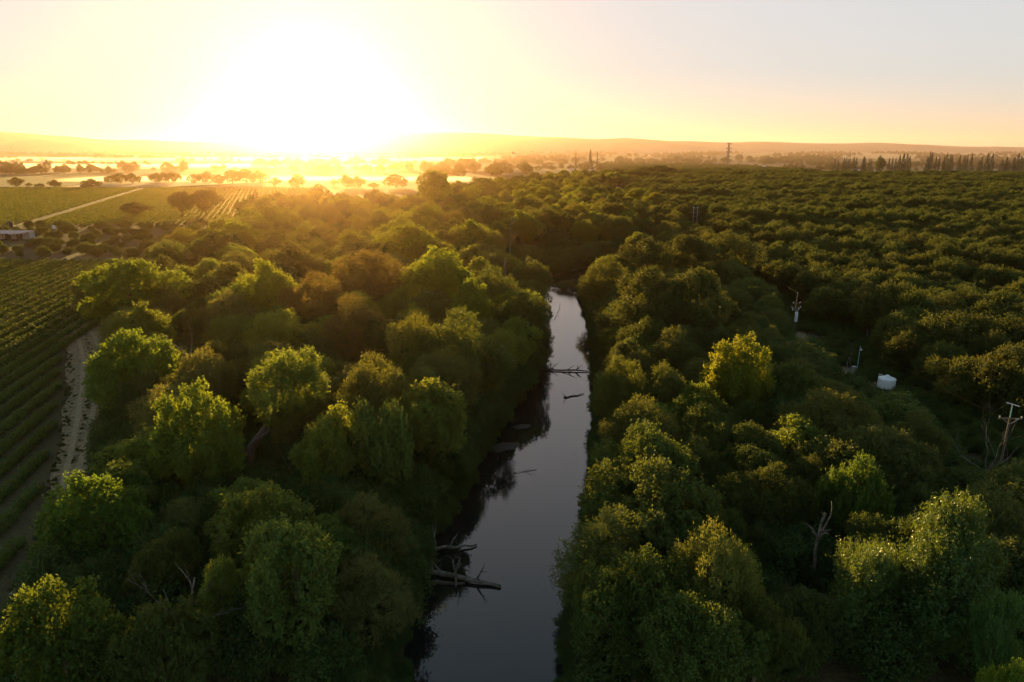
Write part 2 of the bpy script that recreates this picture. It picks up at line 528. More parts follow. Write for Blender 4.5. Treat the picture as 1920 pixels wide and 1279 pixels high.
def crown_data(seed, Rr, z0, z1, nl, lr, nspray, per, spl, ll, lw, up=0.4, flat=0.0, shape=0.5, droop=0.0, core=650, open_=0.0):
    """lobes fill an uneven envelope from z0 to z1; sprays of leaves grow out of every lobe"""
    q = np.random.RandomState(seed)
    C, RL_ = [], []
    H = z1-z0
    lean = q.normal(0, 0.12, 2)*Rr
    tries = 0
    while len(C) < nl and tries < 4000:
        tries += 1
        d = unit(q, 1)[0]
        rr = q.uniform(0.12, 1.0)**0.42
        t = 0.5+0.5*d[2]*rr
        # envelope width by height: widest at `shape`
        wv = math.sin(math.pi*min(1, max(0, (t/(2*shape) if t < shape else 0.5+(t-shape)/(2*(1-shape))))))**0.72
        hx = max(0.15, wv)*(Rr-lr*0.6)
        ang = math.atan2(d[1], d[0]); hr = math.hypot(d[0], d[1])*rr
        hr = min(1.0, hr*1.12)
        wob = 1+0.22*math.sin(2*ang+seed)+0.13*math.sin(3*ang+2.1*seed)
        p = np.array([math.cos(ang)*hr*hx*wob+lean[0]*t, math.sin(ang)*hr*hx*wob+lean[1]*t, z0+lr*0.5+t*(H-lr*1.1)])
        r_ = lr*q.uniform(0.6, 1.35)*(0.75+0.25*wv)
        if any(np.linalg.norm((p-c)*(1, 1, 1.1)) < 0.52*(r_+rc) for c, rc in zip(C, RL_)): continue
        C.append(p); RL_.append(r_)
    m0 = np.array([0, 0, z0+H*0.42])
    for i_ in q.choice(len(C), min(len(C), 9), replace=False):   # stray shoots that break the outline
        if C[i_][2] < m0[2]: continue
        C.append(m0+(C[i_]-m0)*q.uniform(1.08, 1.24)); RL_.append(lr*q.uniform(0.36, 0.62))
    C = np.array(C); RL_ = np.array(RL_)
    mid = np.array([0, 0, z0+H*0.42])
    w = RL_**2*q.uniform(1-open_, 1, len(C)); w /= w.sum()
    k = q.choice(len(C), size=int(nspray*1.9), p=w)
    u = unit(q, len(k))
    outd = C[k]-mid; outd /= (np.linalg.norm(outd, axis=1)[:, None]+1e-6)
    keep = (np.einsum('ij,ij->i', u, outd)+0.55*u[:, 2]) > q.uniform(-0.55, 0.25, len(k))
    k, u, outd = k[keep], u[keep], outd[keep]
    wob = 1+0.16*np.sin(u[:, 0]*5+k*1.7)+0.14*np.sin(u[:, 1]*6+u[:, 2]*4+k)
    P = C[k]+u*(RL_[k]*wob*(0.74+0.26*np.sqrt(q.uniform(0, 1, len(k)))))[:, None]*(1, 1, 1-flat)
    # drop what is deep inside another lobe
    dm = np.linalg.norm(P[:, None, :]-C[None], axis=2)/RL_[None]
    dm[np.arange(len(k)), k] = 9
    ok = dm.min(1) > 0.62
    P, u, outd, k = P[ok][:nspray], u[ok][:nspray], outd[ok][:nspray], k[ok][:nspray]
    n = len(P)
    D = u*0.7+outd*0.35+np.array([0, 0, up-droop])+q.normal(0, 0.35, (n, 3))
    D /= np.linalg.norm(D, axis=1)[:, None]
    sl = spl*q.uniform(0.4, 1.3, n)
    t = (np.arange(per)[None, :]+q.uniform(0, 1, (n, per)))/per
    c = P[:, None, :]+D[:, None, :]*(t*sl[:, None])[:, :, None]+q.normal(0, 0.10+0.12*ll, (n, per, 3))
    c[:, :, 2] -= droop*(t**2)*sl[:, None]*0.8
    c = c.reshape(-1, 3)
    ax = (D[:, None, :]*0.6+q.normal(0, 0.75, (n, per, 3))).reshape(-1, 3)
    nr = (u[:, None, :]*0.7+np.array([0, 0, 0.35])+q.normal(0, 0.75, (n, per, 3))).reshape(-1, 3)
    m = len(c)
    Ls = ll*q.uniform(0.6, 1.35, m); Ws = lw*q.uniform(0.7, 1.3, m)
    tl_ = q.uniform(-0.15, 0.3, len(C))
    tint = np.clip(np.repeat(q.uniform(0, 0.5, n)+tl_[k], per)+q.uniform(-0.15, 0.4, m), 0, 1)
    # inner foliage that stops light coming straight through
    kk = q.choice(len(C), core)
    cc = C[kk]+unit(q, core)*(RL_[kk]*q.uniform(0.0, 0.5, core))[:, None]
    c = np.concatenate([c, cc]); ax = np.concatenate([ax, unit(q, core)]); nr = np.concatenate([nr, unit(q, core)])
    Ls = np.r_[Ls, q.uniform(0.5, 0.95, core)*max(0.8, lr*0.5)]; Ws = np.r_[Ws, q.uniform(0.4, 0.8, core)*max(0.8, lr*0.5)]
    tint = np.r_[tint, q.uniform(0, 0.25, core)]
    return (c, ax, nr, Ls, Ws, tint), C, RL_


def trunk_mesh(name, seed, z1, C, r0, mat, nlimb=9, base=(0, 0), bend=0.25, fork=0.4, bole=None):
    """tapered bole and limbs that reach into the crown's lobes"""
    q = random.Random(seed)
    mb = MB()
    top = np.array([C[:, 0].mean(), C[:, 1].mean(), z1*0.72])
    if bole is None:
        bole = [(base[0], base[1], -0.6), (base[0], base[1], 0.15)]
        for t in (0.25, 0.5, 0.75, 1.0):
            bole.append((base[0]+(top[0]-base[0])*t+q.uniform(-bend, bend), base[1]+(top[1]-base[1])*t+q.uniform(-bend, bend), top[2]*t))
    nb = len(bole)
    rad = [r0*1.35, r0*1.1]+[r0*(1-0.75*(i+1)/(nb-2)) for i in range(nb-2)]
    mb.tube(bole, rad, 9)
    idx = sorted(range(len(C)), key=lambda i: q.random())[:nlimb]
    for i in idx:
        j = q.randint(2, nb-2) if nb > 4 else nb-2
        s = np.array(bole[j]); e = C[i]
        if e[2] < s[2]-1: s = np.array(bole[2])
        m1 = s*0.65+e*0.35+np.array([q.uniform(-.3, .3), q.uniform(-.3, .3), -0.25])
        m2 = s*0.3+e*0.7+np.array([q.uniform(-.4, .4), q.uniform(-.4, .4), -0.2])
        rl = rad[j]*0.55
        mb.tube([s, m1, m2, e], [rl, rl*0.72, rl*0.45, rl*0.12], 6)
    return mb.mesh(name, mat, True)


PROTO = {}


def make_proto(key, kind, seeds, Rr, z0, z1, r0, **kw):
    lst = []
    for s in seeds:
        dat, C, RL_ = crown_data(s, Rr, z0, z1, **kw)
        cm = leaf_mesh(kind+'_crown', *dat, M[kind])
        tm = trunk_mesh(kind+'_trunk', s, z1, C, r0, M['bark'])
        ext = np.percentile(np.abs(dat[0][:, :2]), 99)
        zt = np.percentile(dat[0][:, 2], 99.8)
        lst.append((cm, tm, ext, zt))
    PROTO[key] = lst


# near trees carry small leaves; mid and far ones coarser
make_proto('cottonwood', 'cottonwood', [11, 12, 13, 14, 15], 5.6, 2.6, 15.5, 0.38, nl=38, lr=1.6, nspray=3000, per=8, spl=0.85, ll=0.34, lw=0.27, up=0.6, shape=0.55, open_=0.5)
make_proto('oak', 'oak', [21, 22, 23, 24], 6.2, 2.0, 12.5, 0.42, nl=46, lr=1.5, nspray=3800, per=7, spl=0.6, ll=0.28, lw=0.19, up=0.25, shape=0.5, open_=0.25)
make_proto('willow', 'willow', [31, 32, 33, 34], 5.6, 1.0, 13.0, 0.36, nl=36, lr=1.8, nspray=4000, per=8, spl=0.8, ll=0.36, lw=0.11, up=0.35, shape=0.42, droop=0.25, open_=0.2)
make_proto('walnut', 'walnut', [41, 42, 43, 44], 4.8, 1.2, 9.6, 0.24, nl=26, lr=1.5, nspray=1800, per=9, spl=1.15, ll=0.42, lw=0.20, up=0.75, shape=0.6, open_=0.35)
make_proto('frond', 'frond', [51, 52], 3.4, 2.0, 12.5, 0.22, nl=20, lr=1.25, nspray=900, per=26, spl=1.9, ll=0.36, lw=0.10, up=1.25, shape=0.62, open_=0.5)
make_proto('shrub', 'shrub', [61, 62, 63, 64], 2.8, 0.1, 4.2, 0.08, nl=15, lr=1.05, nspray=1300, per=8, spl=0.7, ll=0.22, lw=0.11, up=0.5, shape=0.4, open_=0.4)
make_proto('far_tree', 'oak', [71, 72, 73, 74], 6.0, 0.8, 11.0, 0.35, nl=22, lr=2.0, nspray=700, per=4, spl=0.9, ll=0.75, lw=0.6, up=0.3, shape=0.5, open_=0.3, core=120)


def tree(key, name, x, y, h, w, label, cat, group=None, color=(1, 1, 1), var=None, rz=None, z=None, simple=False):
    """a thing: Empty at the foot, crown and trunk below it"""
    P = PROTO[key]
    cm, tm, ext, zt = P[rnd.randrange(len(P)) if var is None else var]
    if z is None: z = float(ground_z(x, y))
    rz = rnd.uniform(0, 6.28) if rz is None else rz
    sc = (w/2/ext, w/2/ext, h/zt)
    if simple:
        o = obj(name, cm); o.location = (x, y, z); o.rotation_euler = (0, 0, rz); o.scale = sc; o.color = (*color, 1)
        return tag(o, label, cat, group)
    t = empty(name, (x, y, z), rz)
    t.scale = sc
    c = obj('crown', cm, t); c.color = (*color, 1)
    obj('trunk', tm, t)
    tag(t, label, cat, group)
    return t


PLACED = []          # x, y, radius of what stands already


def hero(key, name, px, py, h, wpx, label, cat='tree', color=(1, 1, 1), var=None, group=None, shift=0.0):
    x, y = G(px, py, h)
    y += shift
    w = wpx/F*depth(x, y, h*0.6)
    PLACED.append((x, y, w*0.40))
    return tree(key, name, x, y, h, w, label, cat, group, color, var)


exec_after = []
# --- left bank, from the foreground outwards
hero('cottonwood', 'cottonwood_tree', 88, 1102, 13, 215, 'big leafy green tree in the bottom left corner beside the end of the vineyard', color=(0.62, 0.70, 0.62), var=0)
hero('oak', 'oak_tree', 288, 1128, 11, 190, 'olive green tree at the bottom edge behind the bare forked branches', color=(1.0, 1.0, 0.8), var=0)
hero('cottonwood', 'cottonwood_tree', 545, 985, 13.2, 200, 'pale grey green rounded tree, nearest large crown left of the fallen river logs', color=(0.92, 0.98, 1.15), var=1)
hero('cottonwood', 'cottonwood_tree', 415, 1050, 10.5, 110, 'small pale grey green tree against the left side of the pale rounded crown', color=(1.2, 1.15, 1.2), var=2)
hero('cottonwood', 'cottonwood_tree', 175, 888, 12, 185, 'bright green round tree standing alone beside the vineyard track', color=(0.72, 0.92, 0.7), var=3)
hero('oak', 'oak_tree', 285, 1015, 8.5, 165, 'low brownish olive tree in front of the bright green round tree', color=(1.15, 1.0, 0.75), var=1)
hero('cottonwood', 'cottonwood_tree', 352, 722, 17, 158, 'tall cottonwood with bright yellow green top in front of the leaning trunk', color=(0.85, 0.92, 0.72), var=4)
hero('cottonwood', 'cottonwood_tree', 250, 622, 16, 180, 'broad green cottonwood with sunlit tip right beside the pale bend of the track', color=(0.82, 0.95, 0.75), var=0)
hero('willow', 'willow_tree', 378, 655, 14, 120, 'pale thin crowned tree with bare twigs above it between two cottonwoods', color=(1.2, 1.1, 1.1), var=0)
hero('cottonwood', 'cottonwood_tree', 232, 488, 18.5, 175, 'large dark cottonwood with glowing yellow top at the near vineyard corner', color=(1.0, 1.05, 0.8), var=2)
hero('cottonwood', 'cottonwood_tree', 612, 765, 14, 145, 'grey green airy tree with loose leafy shoots on top left of the willows', color=(1.2, 1.15, 1.1), var=3)
hero('walnut', 'walnut_tree', 712, 757, 13.5, 140, 'fresh green spiky crowned tree lit on its top, on the left bank slope', color=(1.05, 1.1, 1.0), var=1)
hero('willow', 'willow_tree', 706, 663, 16, 150, 'round olive willow with a smooth domed crown behind the spiky green tree', color=(1.05, 1.0, 0.85), var=1)
hero('willow', 'willow_tree', 800, 690, 13, 110, 'small olive willow against the right side of the domed willow', color=(0.9, 0.95, 0.8), var=2)
hero('willow', 'willow_tree', 855, 580, 17.5, 195, 'big dark green willow on the left bank above the sandbar', color=(0.8, 0.9, 0.7), var=3)
hero('willow', 'willow_tree', 775, 590, 16.5, 120, 'golden green willow left of the big dark bank willow', color=(1.05, 1.0, 0.7), var=0)
hero('cottonwood', 'cottonwood_tree', 505, 487, 19.5, 115, 'yellow green cottonwood glowing beside the reddish brown crowns', color=(1.25, 1.2, 0.85), var=3)
hero('willow', 'willow_tree', 690, 470, 19, 165, 'huge reddish brown rounded crown, the tallest of the brown trees', color=(1.22, 0.86, 0.85), var=2)
hero('willow', 'willow_tree', 590, 510, 17.5, 150, 'reddish brown crown directly right of the yellow green cottonwood', color=(1.2, 0.85, 0.85), var=1)
hero('willow', 'willow_tree', 655, 555, 16, 160, 'lower dull brown crown in front of the huge reddish brown one', color=(1.15, 0.85, 0.8), var=3)
hero('oak', 'oak_tree', 545, 455, 17, 110, 'greyish brown oak behind the yellow green cottonwood', color=(1.3, 1.05, 0.9), var=2)
hero('oak', 'oak_tree', 655, 440, 17.5, 130, 'brown oak with gold rimmed top behind the huge reddish crown', color=(1.3, 1.05, 0.85), var=3)
hero('cottonwood', 'cottonwood_tree', 765, 422, 19, 115, 'golden green cottonwood glowing in the sun haze behind the brown trees', color=(1.15, 1.1, 0.7), var=2)
hero('cottonwood', 'cottonwood_tree', 818, 468, 19, 140, 'vivid yellow green cottonwood right of the reddish brown crowns', color=(1.2, 1.2, 0.75), var=4)
hero('cottonwood', 'cottonwood_tree', 880, 525, 17, 90, 'mid green cottonwood between the vivid yellow green tree and the river', color=(0.95, 1.0, 0.8), var=0)
hero('oak', 'oak_tree', 980, 545, 15, 110, 'dark tree leaning over the left edge of the bright far water', color=(0.75, 0.8, 0.7), var=0)
hero('willow', 'willow_tree', 930, 500, 16.5, 110, 'dark green willow above the dead white trunk on the left bank', color=(0.8, 0.9, 0.75), var=1)
hero('cottonwood', 'cottonwood_tree', 815, 319, 30, 66, 'very tall lone cottonwood rising above the wood against the sun haze', color=(1.0, 1.0, 0.7), var=1)
hero('oak', 'oak_tree', 380, 356, 17, 56, 'dark oak at the wood corner in the far vineyard, right of a pair', color=(0.8, 0.75, 0.7), var=1)
hero('oak', 'oak_tree', 338, 359, 16.5, 58, 'dark oak at the wood corner in the far vineyard, left of a pair', color=(0.8, 0.75, 0.7), var=2)
hero('oak', 'oak_tree', 254, 379, 9.5, 58, 'low wide dark oak standing alone among the far vine rows', color=(0.8, 0.75, 0.7), var=3)
# --- right bank
hero('willow', 'willow_tree', 1340, 990, 13.5, 170, 'olive green crown with light top, tallest of the bottom centre right clump', color=(1.15, 1.15, 0.85), var=0)
hero('oak', 'oak_tree', 1200, 1040, 12, 230, 'broad olive tree at the water in the bottom centre', color=(1.0, 1.1, 0.8), var=0)
hero('oak', 'oak_tree', 1290, 1110, 11, 240, 'spreading olive tree filling the bottom edge right of the river', color=(1.0, 1.1, 0.8), var=1)
hero('oak', 'oak_tree', 1430, 1120, 9, 150, 'lower olive brown crown right of the spreading olive tree', color=(1.15, 1.05, 0.75), var=2)
hero('oak', 'oak_tree', 1205, 865, 13.5, 245, 'wide layered olive oak on the right bank opposite the fallen logs', color=(1.0, 1.05, 0.8), var=3)
hero('oak', 'oak_tree', 1330, 930, 9.5, 130, 'small olive oak at the right foot of the wide layered oak', color=(0.95, 1.0, 0.8), var=2)
hero('oak', 'oak_tree', 1215, 812, 13, 210, 'olive oak with a long lumpy crown behind the wide layered oak', color=(0.95, 1.05, 0.8), var=1)
hero('willow', 'willow_tree', 1215, 745, 12, 150, 'dome shaped olive willow on the right bank', color=(0.95, 0.95, 0.75), var=1)
hero('willow', 'willow_tree', 1165, 670, 12.5, 95, 'olive green willow overhanging the right end of the log across the river', color=(0.9, 0.95, 0.7), var=2)
hero('willow', 'willow_tree', 1245, 683, 11.5, 105, 'dull green willow right of the tree above the river log', color=(0.85, 0.9, 0.7), var=3)
hero('oak', 'oak_tree', 1215, 500, 18, 140, 'dark oak with gold edged top at the left of the dark right bank group', color=(0.85, 0.78, 0.65), var=0)
hero('oak', 'oak_tree', 1320, 505, 18.5, 165, 'massive dark oak with gold edged top in the middle of the right bank', color=(0.85, 0.78, 0.65), var=1)
hero('oak', 'oak_tree', 1250, 545, 15, 110, 'dark oak with a lit left flank in front of the massive dark oak', color=(0.8, 0.75, 0.65), var=2)
hero('oak', 'oak_tree', 1208, 447, 17, 105, 'dome shaped dark oak with bronze rim behind the right bank group', color=(0.8, 0.72, 0.6), var=3)
hero('oak', 'oak_tree', 1365, 436, 18, 120, 'greyish dark oak beside the wires, its flat top rimmed with light', color=(1.0, 0.9, 0.85), var=0)
hero('oak', 'oak_tree', 1295, 442, 17, 90, 'bronze tinted dark oak between the dome shaped and the greyish oak', color=(0.85, 0.76, 0.6), var=1)
hero('willow', 'willow_tree', 1135, 482, 14.5, 90, 'smooth olive willow at the river bend on the right side', color=(0.85, 0.85, 0.65), var=1)
hero('willow', 'willow_tree', 1185, 560, 12, 140, 'dark olive willow sloping down to the bright far water on the right', color=(0.75, 0.78, 0.62), var=2)
hero('willow', 'willow_tree', 1260, 615, 12, 130, 'dark dull willow on the right bank behind the yellow lit tree', color=(0.75, 0.75, 0.62), var=3)
hero('cottonwood', 'cottonwood_tree', 1392, 630, 15.5, 120, 'tree with golden yellow sunlit shoots on its left top, right bank', color=(1.15, 1.0, 0.6), var=4)
hero('willow', 'willow_tree', 1495, 640, 9, 140, 'dark green tree in front of the transformer pole', color=(0.75, 0.85, 0.7), var=0)
hero('shrub', 'willow_bush', 1500, 745, 8.5, 150, 'dull grey green willow bush with thin upright twigs below the water tank', 'bush', color=(0.8, 0.95, 0.9), var=0)
hero('walnut', 'walnut_tree', 1630, 720, 7.2, 150, 'leafy green tree directly in front of the white water tank', color=(0.9, 0.95, 0.8), var=1, shift=-6)
hero('walnut', 'walnut_tree', 1615, 855, 12, 125, 'tree with a small bright yellow tip and a dead fork beside it', color=(0.95, 1.1, 0.8), var=2)
hero('oak', 'oak_tree', 1430, 850, 9.5, 140, 'dark green round tree behind the wide layered oak', color=(0.75, 0.85, 0.75), var=1)
hero('frond', 'walnut_tree', 1790, 938, 14.5, 150, 'tall tree with gold lit upright fronds, left of the two spires at lower right', color=(0.75, 0.82, 0.66), var=0)
hero('frond', 'walnut_tree', 1845, 945, 14.2, 110, 'spire with gold lit tip right beside the tall frond tree at lower right', color=(0.75, 0.82, 0.66), var=1)
hero('frond', 'walnut_tree', 1790, 1010, 12.5, 160, 'frond leaved tree with glinting leaves in front of the two spires', color=(0.7, 0.8, 0.68), var=1)
hero('frond', 'walnut_tree', 1640, 1015, 11.5, 130, 'dark frond leaved tree with one gold tip right of the white snag', color=(0.9, 0.95, 0.8), var=0)
hero('frond', 'walnut_tree', 1890, 1110, 11, 90, 'blue green shoots at the right edge near the bottom', color=(0.75, 1.0, 0.9), var=0)
hero('cottonwood', 'cottonwood_tree', 1905, 1240, 10, 90, 'bright yellow green crown cut by the bottom right corner', color=(1.1, 1.2, 0.8), var=2)
hero('oak', 'oak_tree', 1100, 322, 15, 36, 'dark round tree standing above the orchard line right of the river bend', color=(0.8, 0.75, 0.65), var=1)
hero('oak', 'oak_tree', 1235, 310, 20, 70, 'tall dark oak clump above the orchard, right and largest of the skyline trees', color=(0.85, 0.85, 0.65), var=2)
hero('oak', 'oak_tree', 1195, 318, 18, 50, 'dark oak left of the tall oak clump above the orchard', color=(0.85, 0.85, 0.65), var=0)

hero('oak', 'oak_tree', 1032, 428, 8.5, 125, 'dark tree closing the view where the bright river disappears', color=(0.7, 0.72, 0.6), var=2)
hero('oak', 'oak_tree', 1105, 452, 8.5, 90, 'dark low tree at the right corner of the river bend', color=(0.7, 0.72, 0.6), var=0)
hero('willow', 'willow_tree', 1075, 505, 4.5, 70, 'dull bush like willow standing at the end of the bright water', color=(0.7, 0.72, 0.6), var=3)
hero('cottonwood', 'cottonwood_tree', 985, 395, 17, 80, 'grey green cottonwood behind the forked pale trunk', color=(0.95, 0.95, 0.75), var=3)
# the leaning cottonwood with its bare bole in view
def leaning():
    bx, by = G(474, 905)
    top = G(520, 690, 15.5)
    t = empty('leaning_cottonwood_tree', (bx, by, 0))
    off = np.array([top[0]-bx, top[1]-by])
    dat, C, RL_ = crown_data(93, 5.4, 8.0, 17.6, nl=26, lr=1.25, nspray=2500, per=8, spl=0.9, ll=0.26, lw=0.2, up=0.45, shape=0.62, open_=0.6, core=220)
    dat[0][:, :2] += off; C[:, :2] += off
    c = obj('crown', leaf_mesh('leaning_crown', *dat, M['cottonwood']), t); c.color = (0.95, 0.98, 1.05, 1)
    o = off
    bole = [(0, 0, -0.5), (0.1, 0, 0.3), (0.0, 0.1, 3.2), (0.25, 0.2, 5.0), (o[0]*0.45, o[1]*0.3, 7.2), (o[0]*0.85, o[1]*0.6, 9.5), (o[0]*0.9, o[1]*0.85, 12.0), (o[0], o[1], 15.0)]
    mb = MB()
    mb.tube(bole, [0.75, 0.6, 0.52, 0.5, 0.42, 0.34, 0.22, 0.06], 10)
    mb.tube([bole[3], (1.4, -0.3, 6.3), (2.9, -0.5, 7.4), (3.4, -0.2, 9.0)], [0.34, 0.27, 0.18, 0.05], 8)
    mb.tube([bole[2], (-1.2, 0.4, 4.9), (-2.0, 0.6, 6.8)], [0.24, 0.15, 0.04], 7)
    for i in range(9):
        s = np.array(bole[5+(i % 2)]); e = C[i]
        mb.tube([s, s*0.5+e*0.5+[0, 0, -.2], e], [0.16, 0.1, 0.03], 6)
    mb.build('trunk', M['bark'], t, smooth=True)
    tag(t, 'grey green cottonwood with a thick bare crooked trunk leaning right', 'tree')
    PLACED.append((bx, by, 3.0))


leaning()


# dead wood -------------------------------------------------------------
def branching(mb, q, p, d, length, r, depth_, spread=0.5, seg=4, gnarl=0.16):
    pts, rad = [tuple(p)], [r]
    p = Vector(p); d = Vector(d).normalized()
    for i in range(seg):
        d = (d+Vector((q.gauss(0, gnarl), q.gauss(0, gnarl), q.gauss(0, gnarl)))).normalized()
        p = p+d*length/seg
        pts.append(tuple(p)); rad.append(r*(1-0.62*(i+1)/seg))
    mb.tube(pts, rad, 6 if r > 0.04 else 4)
    if depth_ <= 0: return
    for k in range(q.choice((2, 2, 3))):
        i = q.randint(max(1, seg-3), seg)
        dd = (d+Vector((q.gauss(0, spread), q.gauss(0, spread), q.gauss(0.1, spread*0.7)))).normalized()
        branching(mb, q, pts[i], dd, length*q.uniform(0.45, 0.75), rad[i]*0.72, depth_-1, spread, 3, gnarl)


def dead_tree(name, px, py, z0, stems, label, cat, seed, mat='deadwood', base_h=0.0):
    q = random.Random(seed)
    x, y = G(px, py, z0)
    mb = MB()
    for (d, ln, r, dep) in stems:
        branching(mb, q, (0, 0, -0.3), d, ln, r, dep)
    o = mb.build(name, M[mat], loc=(x, y, z0), smooth=True)
    PLACED.append((x, y, 1.5))
    return tag(o, label, cat)


dead_tree('dead_tree', 362, 1180, 5.5, [((-0.12, 0, 1), 4.2, 0.14, 2), ((0.18, 0, 1), 4.6, 0.15, 2), ((0.6, -0.1, 0.7), 3.6, 0.12, 2), ((0.9, -0.2, 0.35), 3.2, 0.10, 2)],
          'bare forked grey tree with upright dead stems at lower left', 'dead tree', 5)
dead_tree('dead_shrub', 690, 915, 3.0, [((0.9, 0, 0.35), 4.0, 0.09, 3), ((0.4, 0.3, 0.7), 3.6, 0.08, 3), ((-0.5, 0, 0.7), 3.2, 0.08, 3), ((0.9, -0.3, 0.1), 4.2, 0.08, 3), ((-0.8, -.2, 0.4), 3.0, .08, 3)],
          'tangle of bare brown twigs on the left bank slope', 'dead shrub', 8)
dead_tree('dead_shrub', 565, 925, 3.0, [((-0.5, 0, 0.8), 3.6, 0.10, 2), ((0.5, -0.2, 0.8), 3.4, 0.09, 2), ((0.1, -0.3, 0.6), 3.0, 0.08, 2)],
          'thin pale bare branches right of the leaning trunk base', 'dead shrub', 9)
dead_tree('dead_tree', 355, 668, 13.0, [((-0.5, 0, 0.8), 3.0, 0.07, 2), ((0.4, 0.2, 0.8), 3.4, 0.08, 2), ((0.9, 0, 0.4), 2.6, 0.06, 2)],
          'bare twisted twigs sticking out above the pale thin crown', 'dead branches', 12)
dead_tree('dead_shrub', 1848, 900, 1.5, [((-0.15, 0, 1), 6.0, 0.08, 2), ((0.15, 0, 1), 6.6, 0.08, 2), ((-0.35, 0, 1), 5.0, 0.07, 2), ((0.45, 0, 1), 4.6, 0.07, 2)],
          'cluster of bare upright stems below the green topped utility pole', 'dead shrub', 15)


def snag(px, py, h, stems, label, r, seed, lean=0.0, base_z=0.0, name='snag'):
    x, y = G(px, py, base_z)
    q = random.Random(seed)
    mb = MB()
    pts = [(0, 0, -0.5)]
    for k in range(1, 7): pts.append((lean*k/6*h+q.uniform(-.009, .009)*h, q.uniform(-.009, .009)*h, h*k/6))
    mb.tube(pts, [r*1.2]+[r*(1-0.6*k/6) for k in range(1, 7)], 8)
    for (f, d, ln) in stems:
        i = int(f*6)
        branching(mb, q, pts[i], d, ln, r*0.55, 1, 0.4, 4, 0.1)
    o = mb.build(name, M['deadwood'], loc=(x, y, base_z), smooth=True)
    PLACED.append((x, y, 1.8))
    return tag(o, label, 'dead tree')


snag(1516, 1130, 8.6, [(0.84, (0.22, 0, 1), 2.8), (1.0, (-0.1, 0, 1), 1.2), (0.84, (-0.8, 0, 0.9), 1.2), (0.84, (0.9, 0, 0.5), 0.9)],
     'slender pale dead trunk forking near its top, lower right', 0.24, 3, 0.01)
snag(945, 575, 13.5, [(0.97, (-0.3, 0, 1), 1.6)], 'pale straight dead trunk on the left bank above the far water', 0.34, 4, 0.03)
snag(955, 505, 19, [(0.6, (0.55, 0, 1), 6.0), (0.9, (0.3, 0, 1), 2.5)], 'tall forked pale trunk rising from the dark trees left of the river bend', 0.26, 6, 0.05)
snag(1640, 940, 9.0, [(0.9, (0.5, 0, 1), 2.6)], 'dead grey fork sticking up beside the tree with the bright yellow tip', 0.10, 7, 0.05)

# ---------------------------------------------------------------- logs in the river
def log(name, a, b, r, branches, label, seed, mat='deadwood', z=WZ+0.12, tilt=0.0):
    q = random.Random(seed)
    (x0, y0), (x1, y1) = a, b
    mb = MB()
    n = 7
    pts = [(x0+(x1-x0)*i/n+q.uniform(-.22, .22), y0+(y1-y0)*i/n+q.uniform(-.22, .22), z+tilt*(1-i/n)+q.uniform(-.05, .05)) for i in range(n+1)]
    mb.tube(pts, [r*(0.9-0.45*i/n)*q.uniform(0.82, 1.18) for i in range(n+1)], 9)
    for f, d, ln, dep in branches:
        branching(mb, q, pts[int(f*n)], d, ln, r*0.45, dep, 0.5, 4, 0.18)
    return tag(mb.build(name, M[mat], smooth=True), label, 'log')


log('fallen_log', G(790, 1072, WZ+.3), G(942, 1103, WZ), 0.34, [(0.3, (-0.5, 0.5, 0.9), 4.2, 1), (0.45, (0.1, 0.3, 1), 2.0, 1), (0.45, (0.2, -0.9, 0.2), 2.3, 0), (0.8, (-0.1, 0.2, 1), 1.6, 1), (0.55, (0.5, 0.8, 0.5), 1.8, 1), (0.2, (-.7, .6, .5), 3, 1)],
    'fallen grey log with broken branches reaching from the left bank, nearest the camera', 3, tilt=0.5)
log('fallen_log', G(808, 1030, WZ+.6), G(893, 1024, WZ), 0.24, [(0.2, (-0.6, 0.8, 0.8), 2.6, 1), (0.5, (0.5, 0.5, 0.7), 1.8, 1), (0.35, (0.6, -0.6, 0.1), 2.0, 0)],
    'shorter pale driftwood branch upstream of the broken grey log', 4, tilt=0.6)
log('bank_log', G(800, 1090, WZ+.2), G(870, 1096, WZ), 0.30, [], 'low brown log lying along the left waterline under the broken log', 6, 'wetwood')
log('river_log', G(1003, 694, WZ), G(1112, 698, WZ), 0.24, [(0.35, (0.7, 0.1, 0.5), 1.6, 1), (0.6, (0.6, 0, 0.7), 1.5, 1), (0.75, (0.2, -0.9, 0.1), 1.6, 1), (0.8, (0.9, 0.1, 0.6), 1.7, 1), (0.55, (1, -.3, .1), 3, 1)],
    'dark log lying right across the river', 11, 'wetwood', WZ+0.22)
log('drift_log', G(1058, 746, WZ), G(1094, 740, WZ), 0.16, [(0.98, (-0.25, -1.2, 0.0), 2.0, 0), (0.2, (-0.8, -0.4, 0.3), 1.4, 1)],
    'small forked dark driftwood floating below the log across the river', 13, 'wetwood', WZ+0.1)
log('drift_branch', G(965, 888, WZ), G(1005, 880, WZ), 0.05, [(0.3, (0.6, 0.3, 0.15), 1.2, 1), (0.6, (0.5, -0.4, 0.12), 1.2, 1), (.1, (.7, .4, .1), 1.5, 1)],
    'thin twigs breaking the water surface in midstream', 14, 'wetwood', WZ+0.03)
log('drift_branch', G(1040, 600, WZ), G(1052, 571, WZ), 0.07, [(0.4, (0.7, 0, 0.3), 0.9, 1)], 'little dark snag in the bright far water', 17, 'wetwood', WZ+0.05)

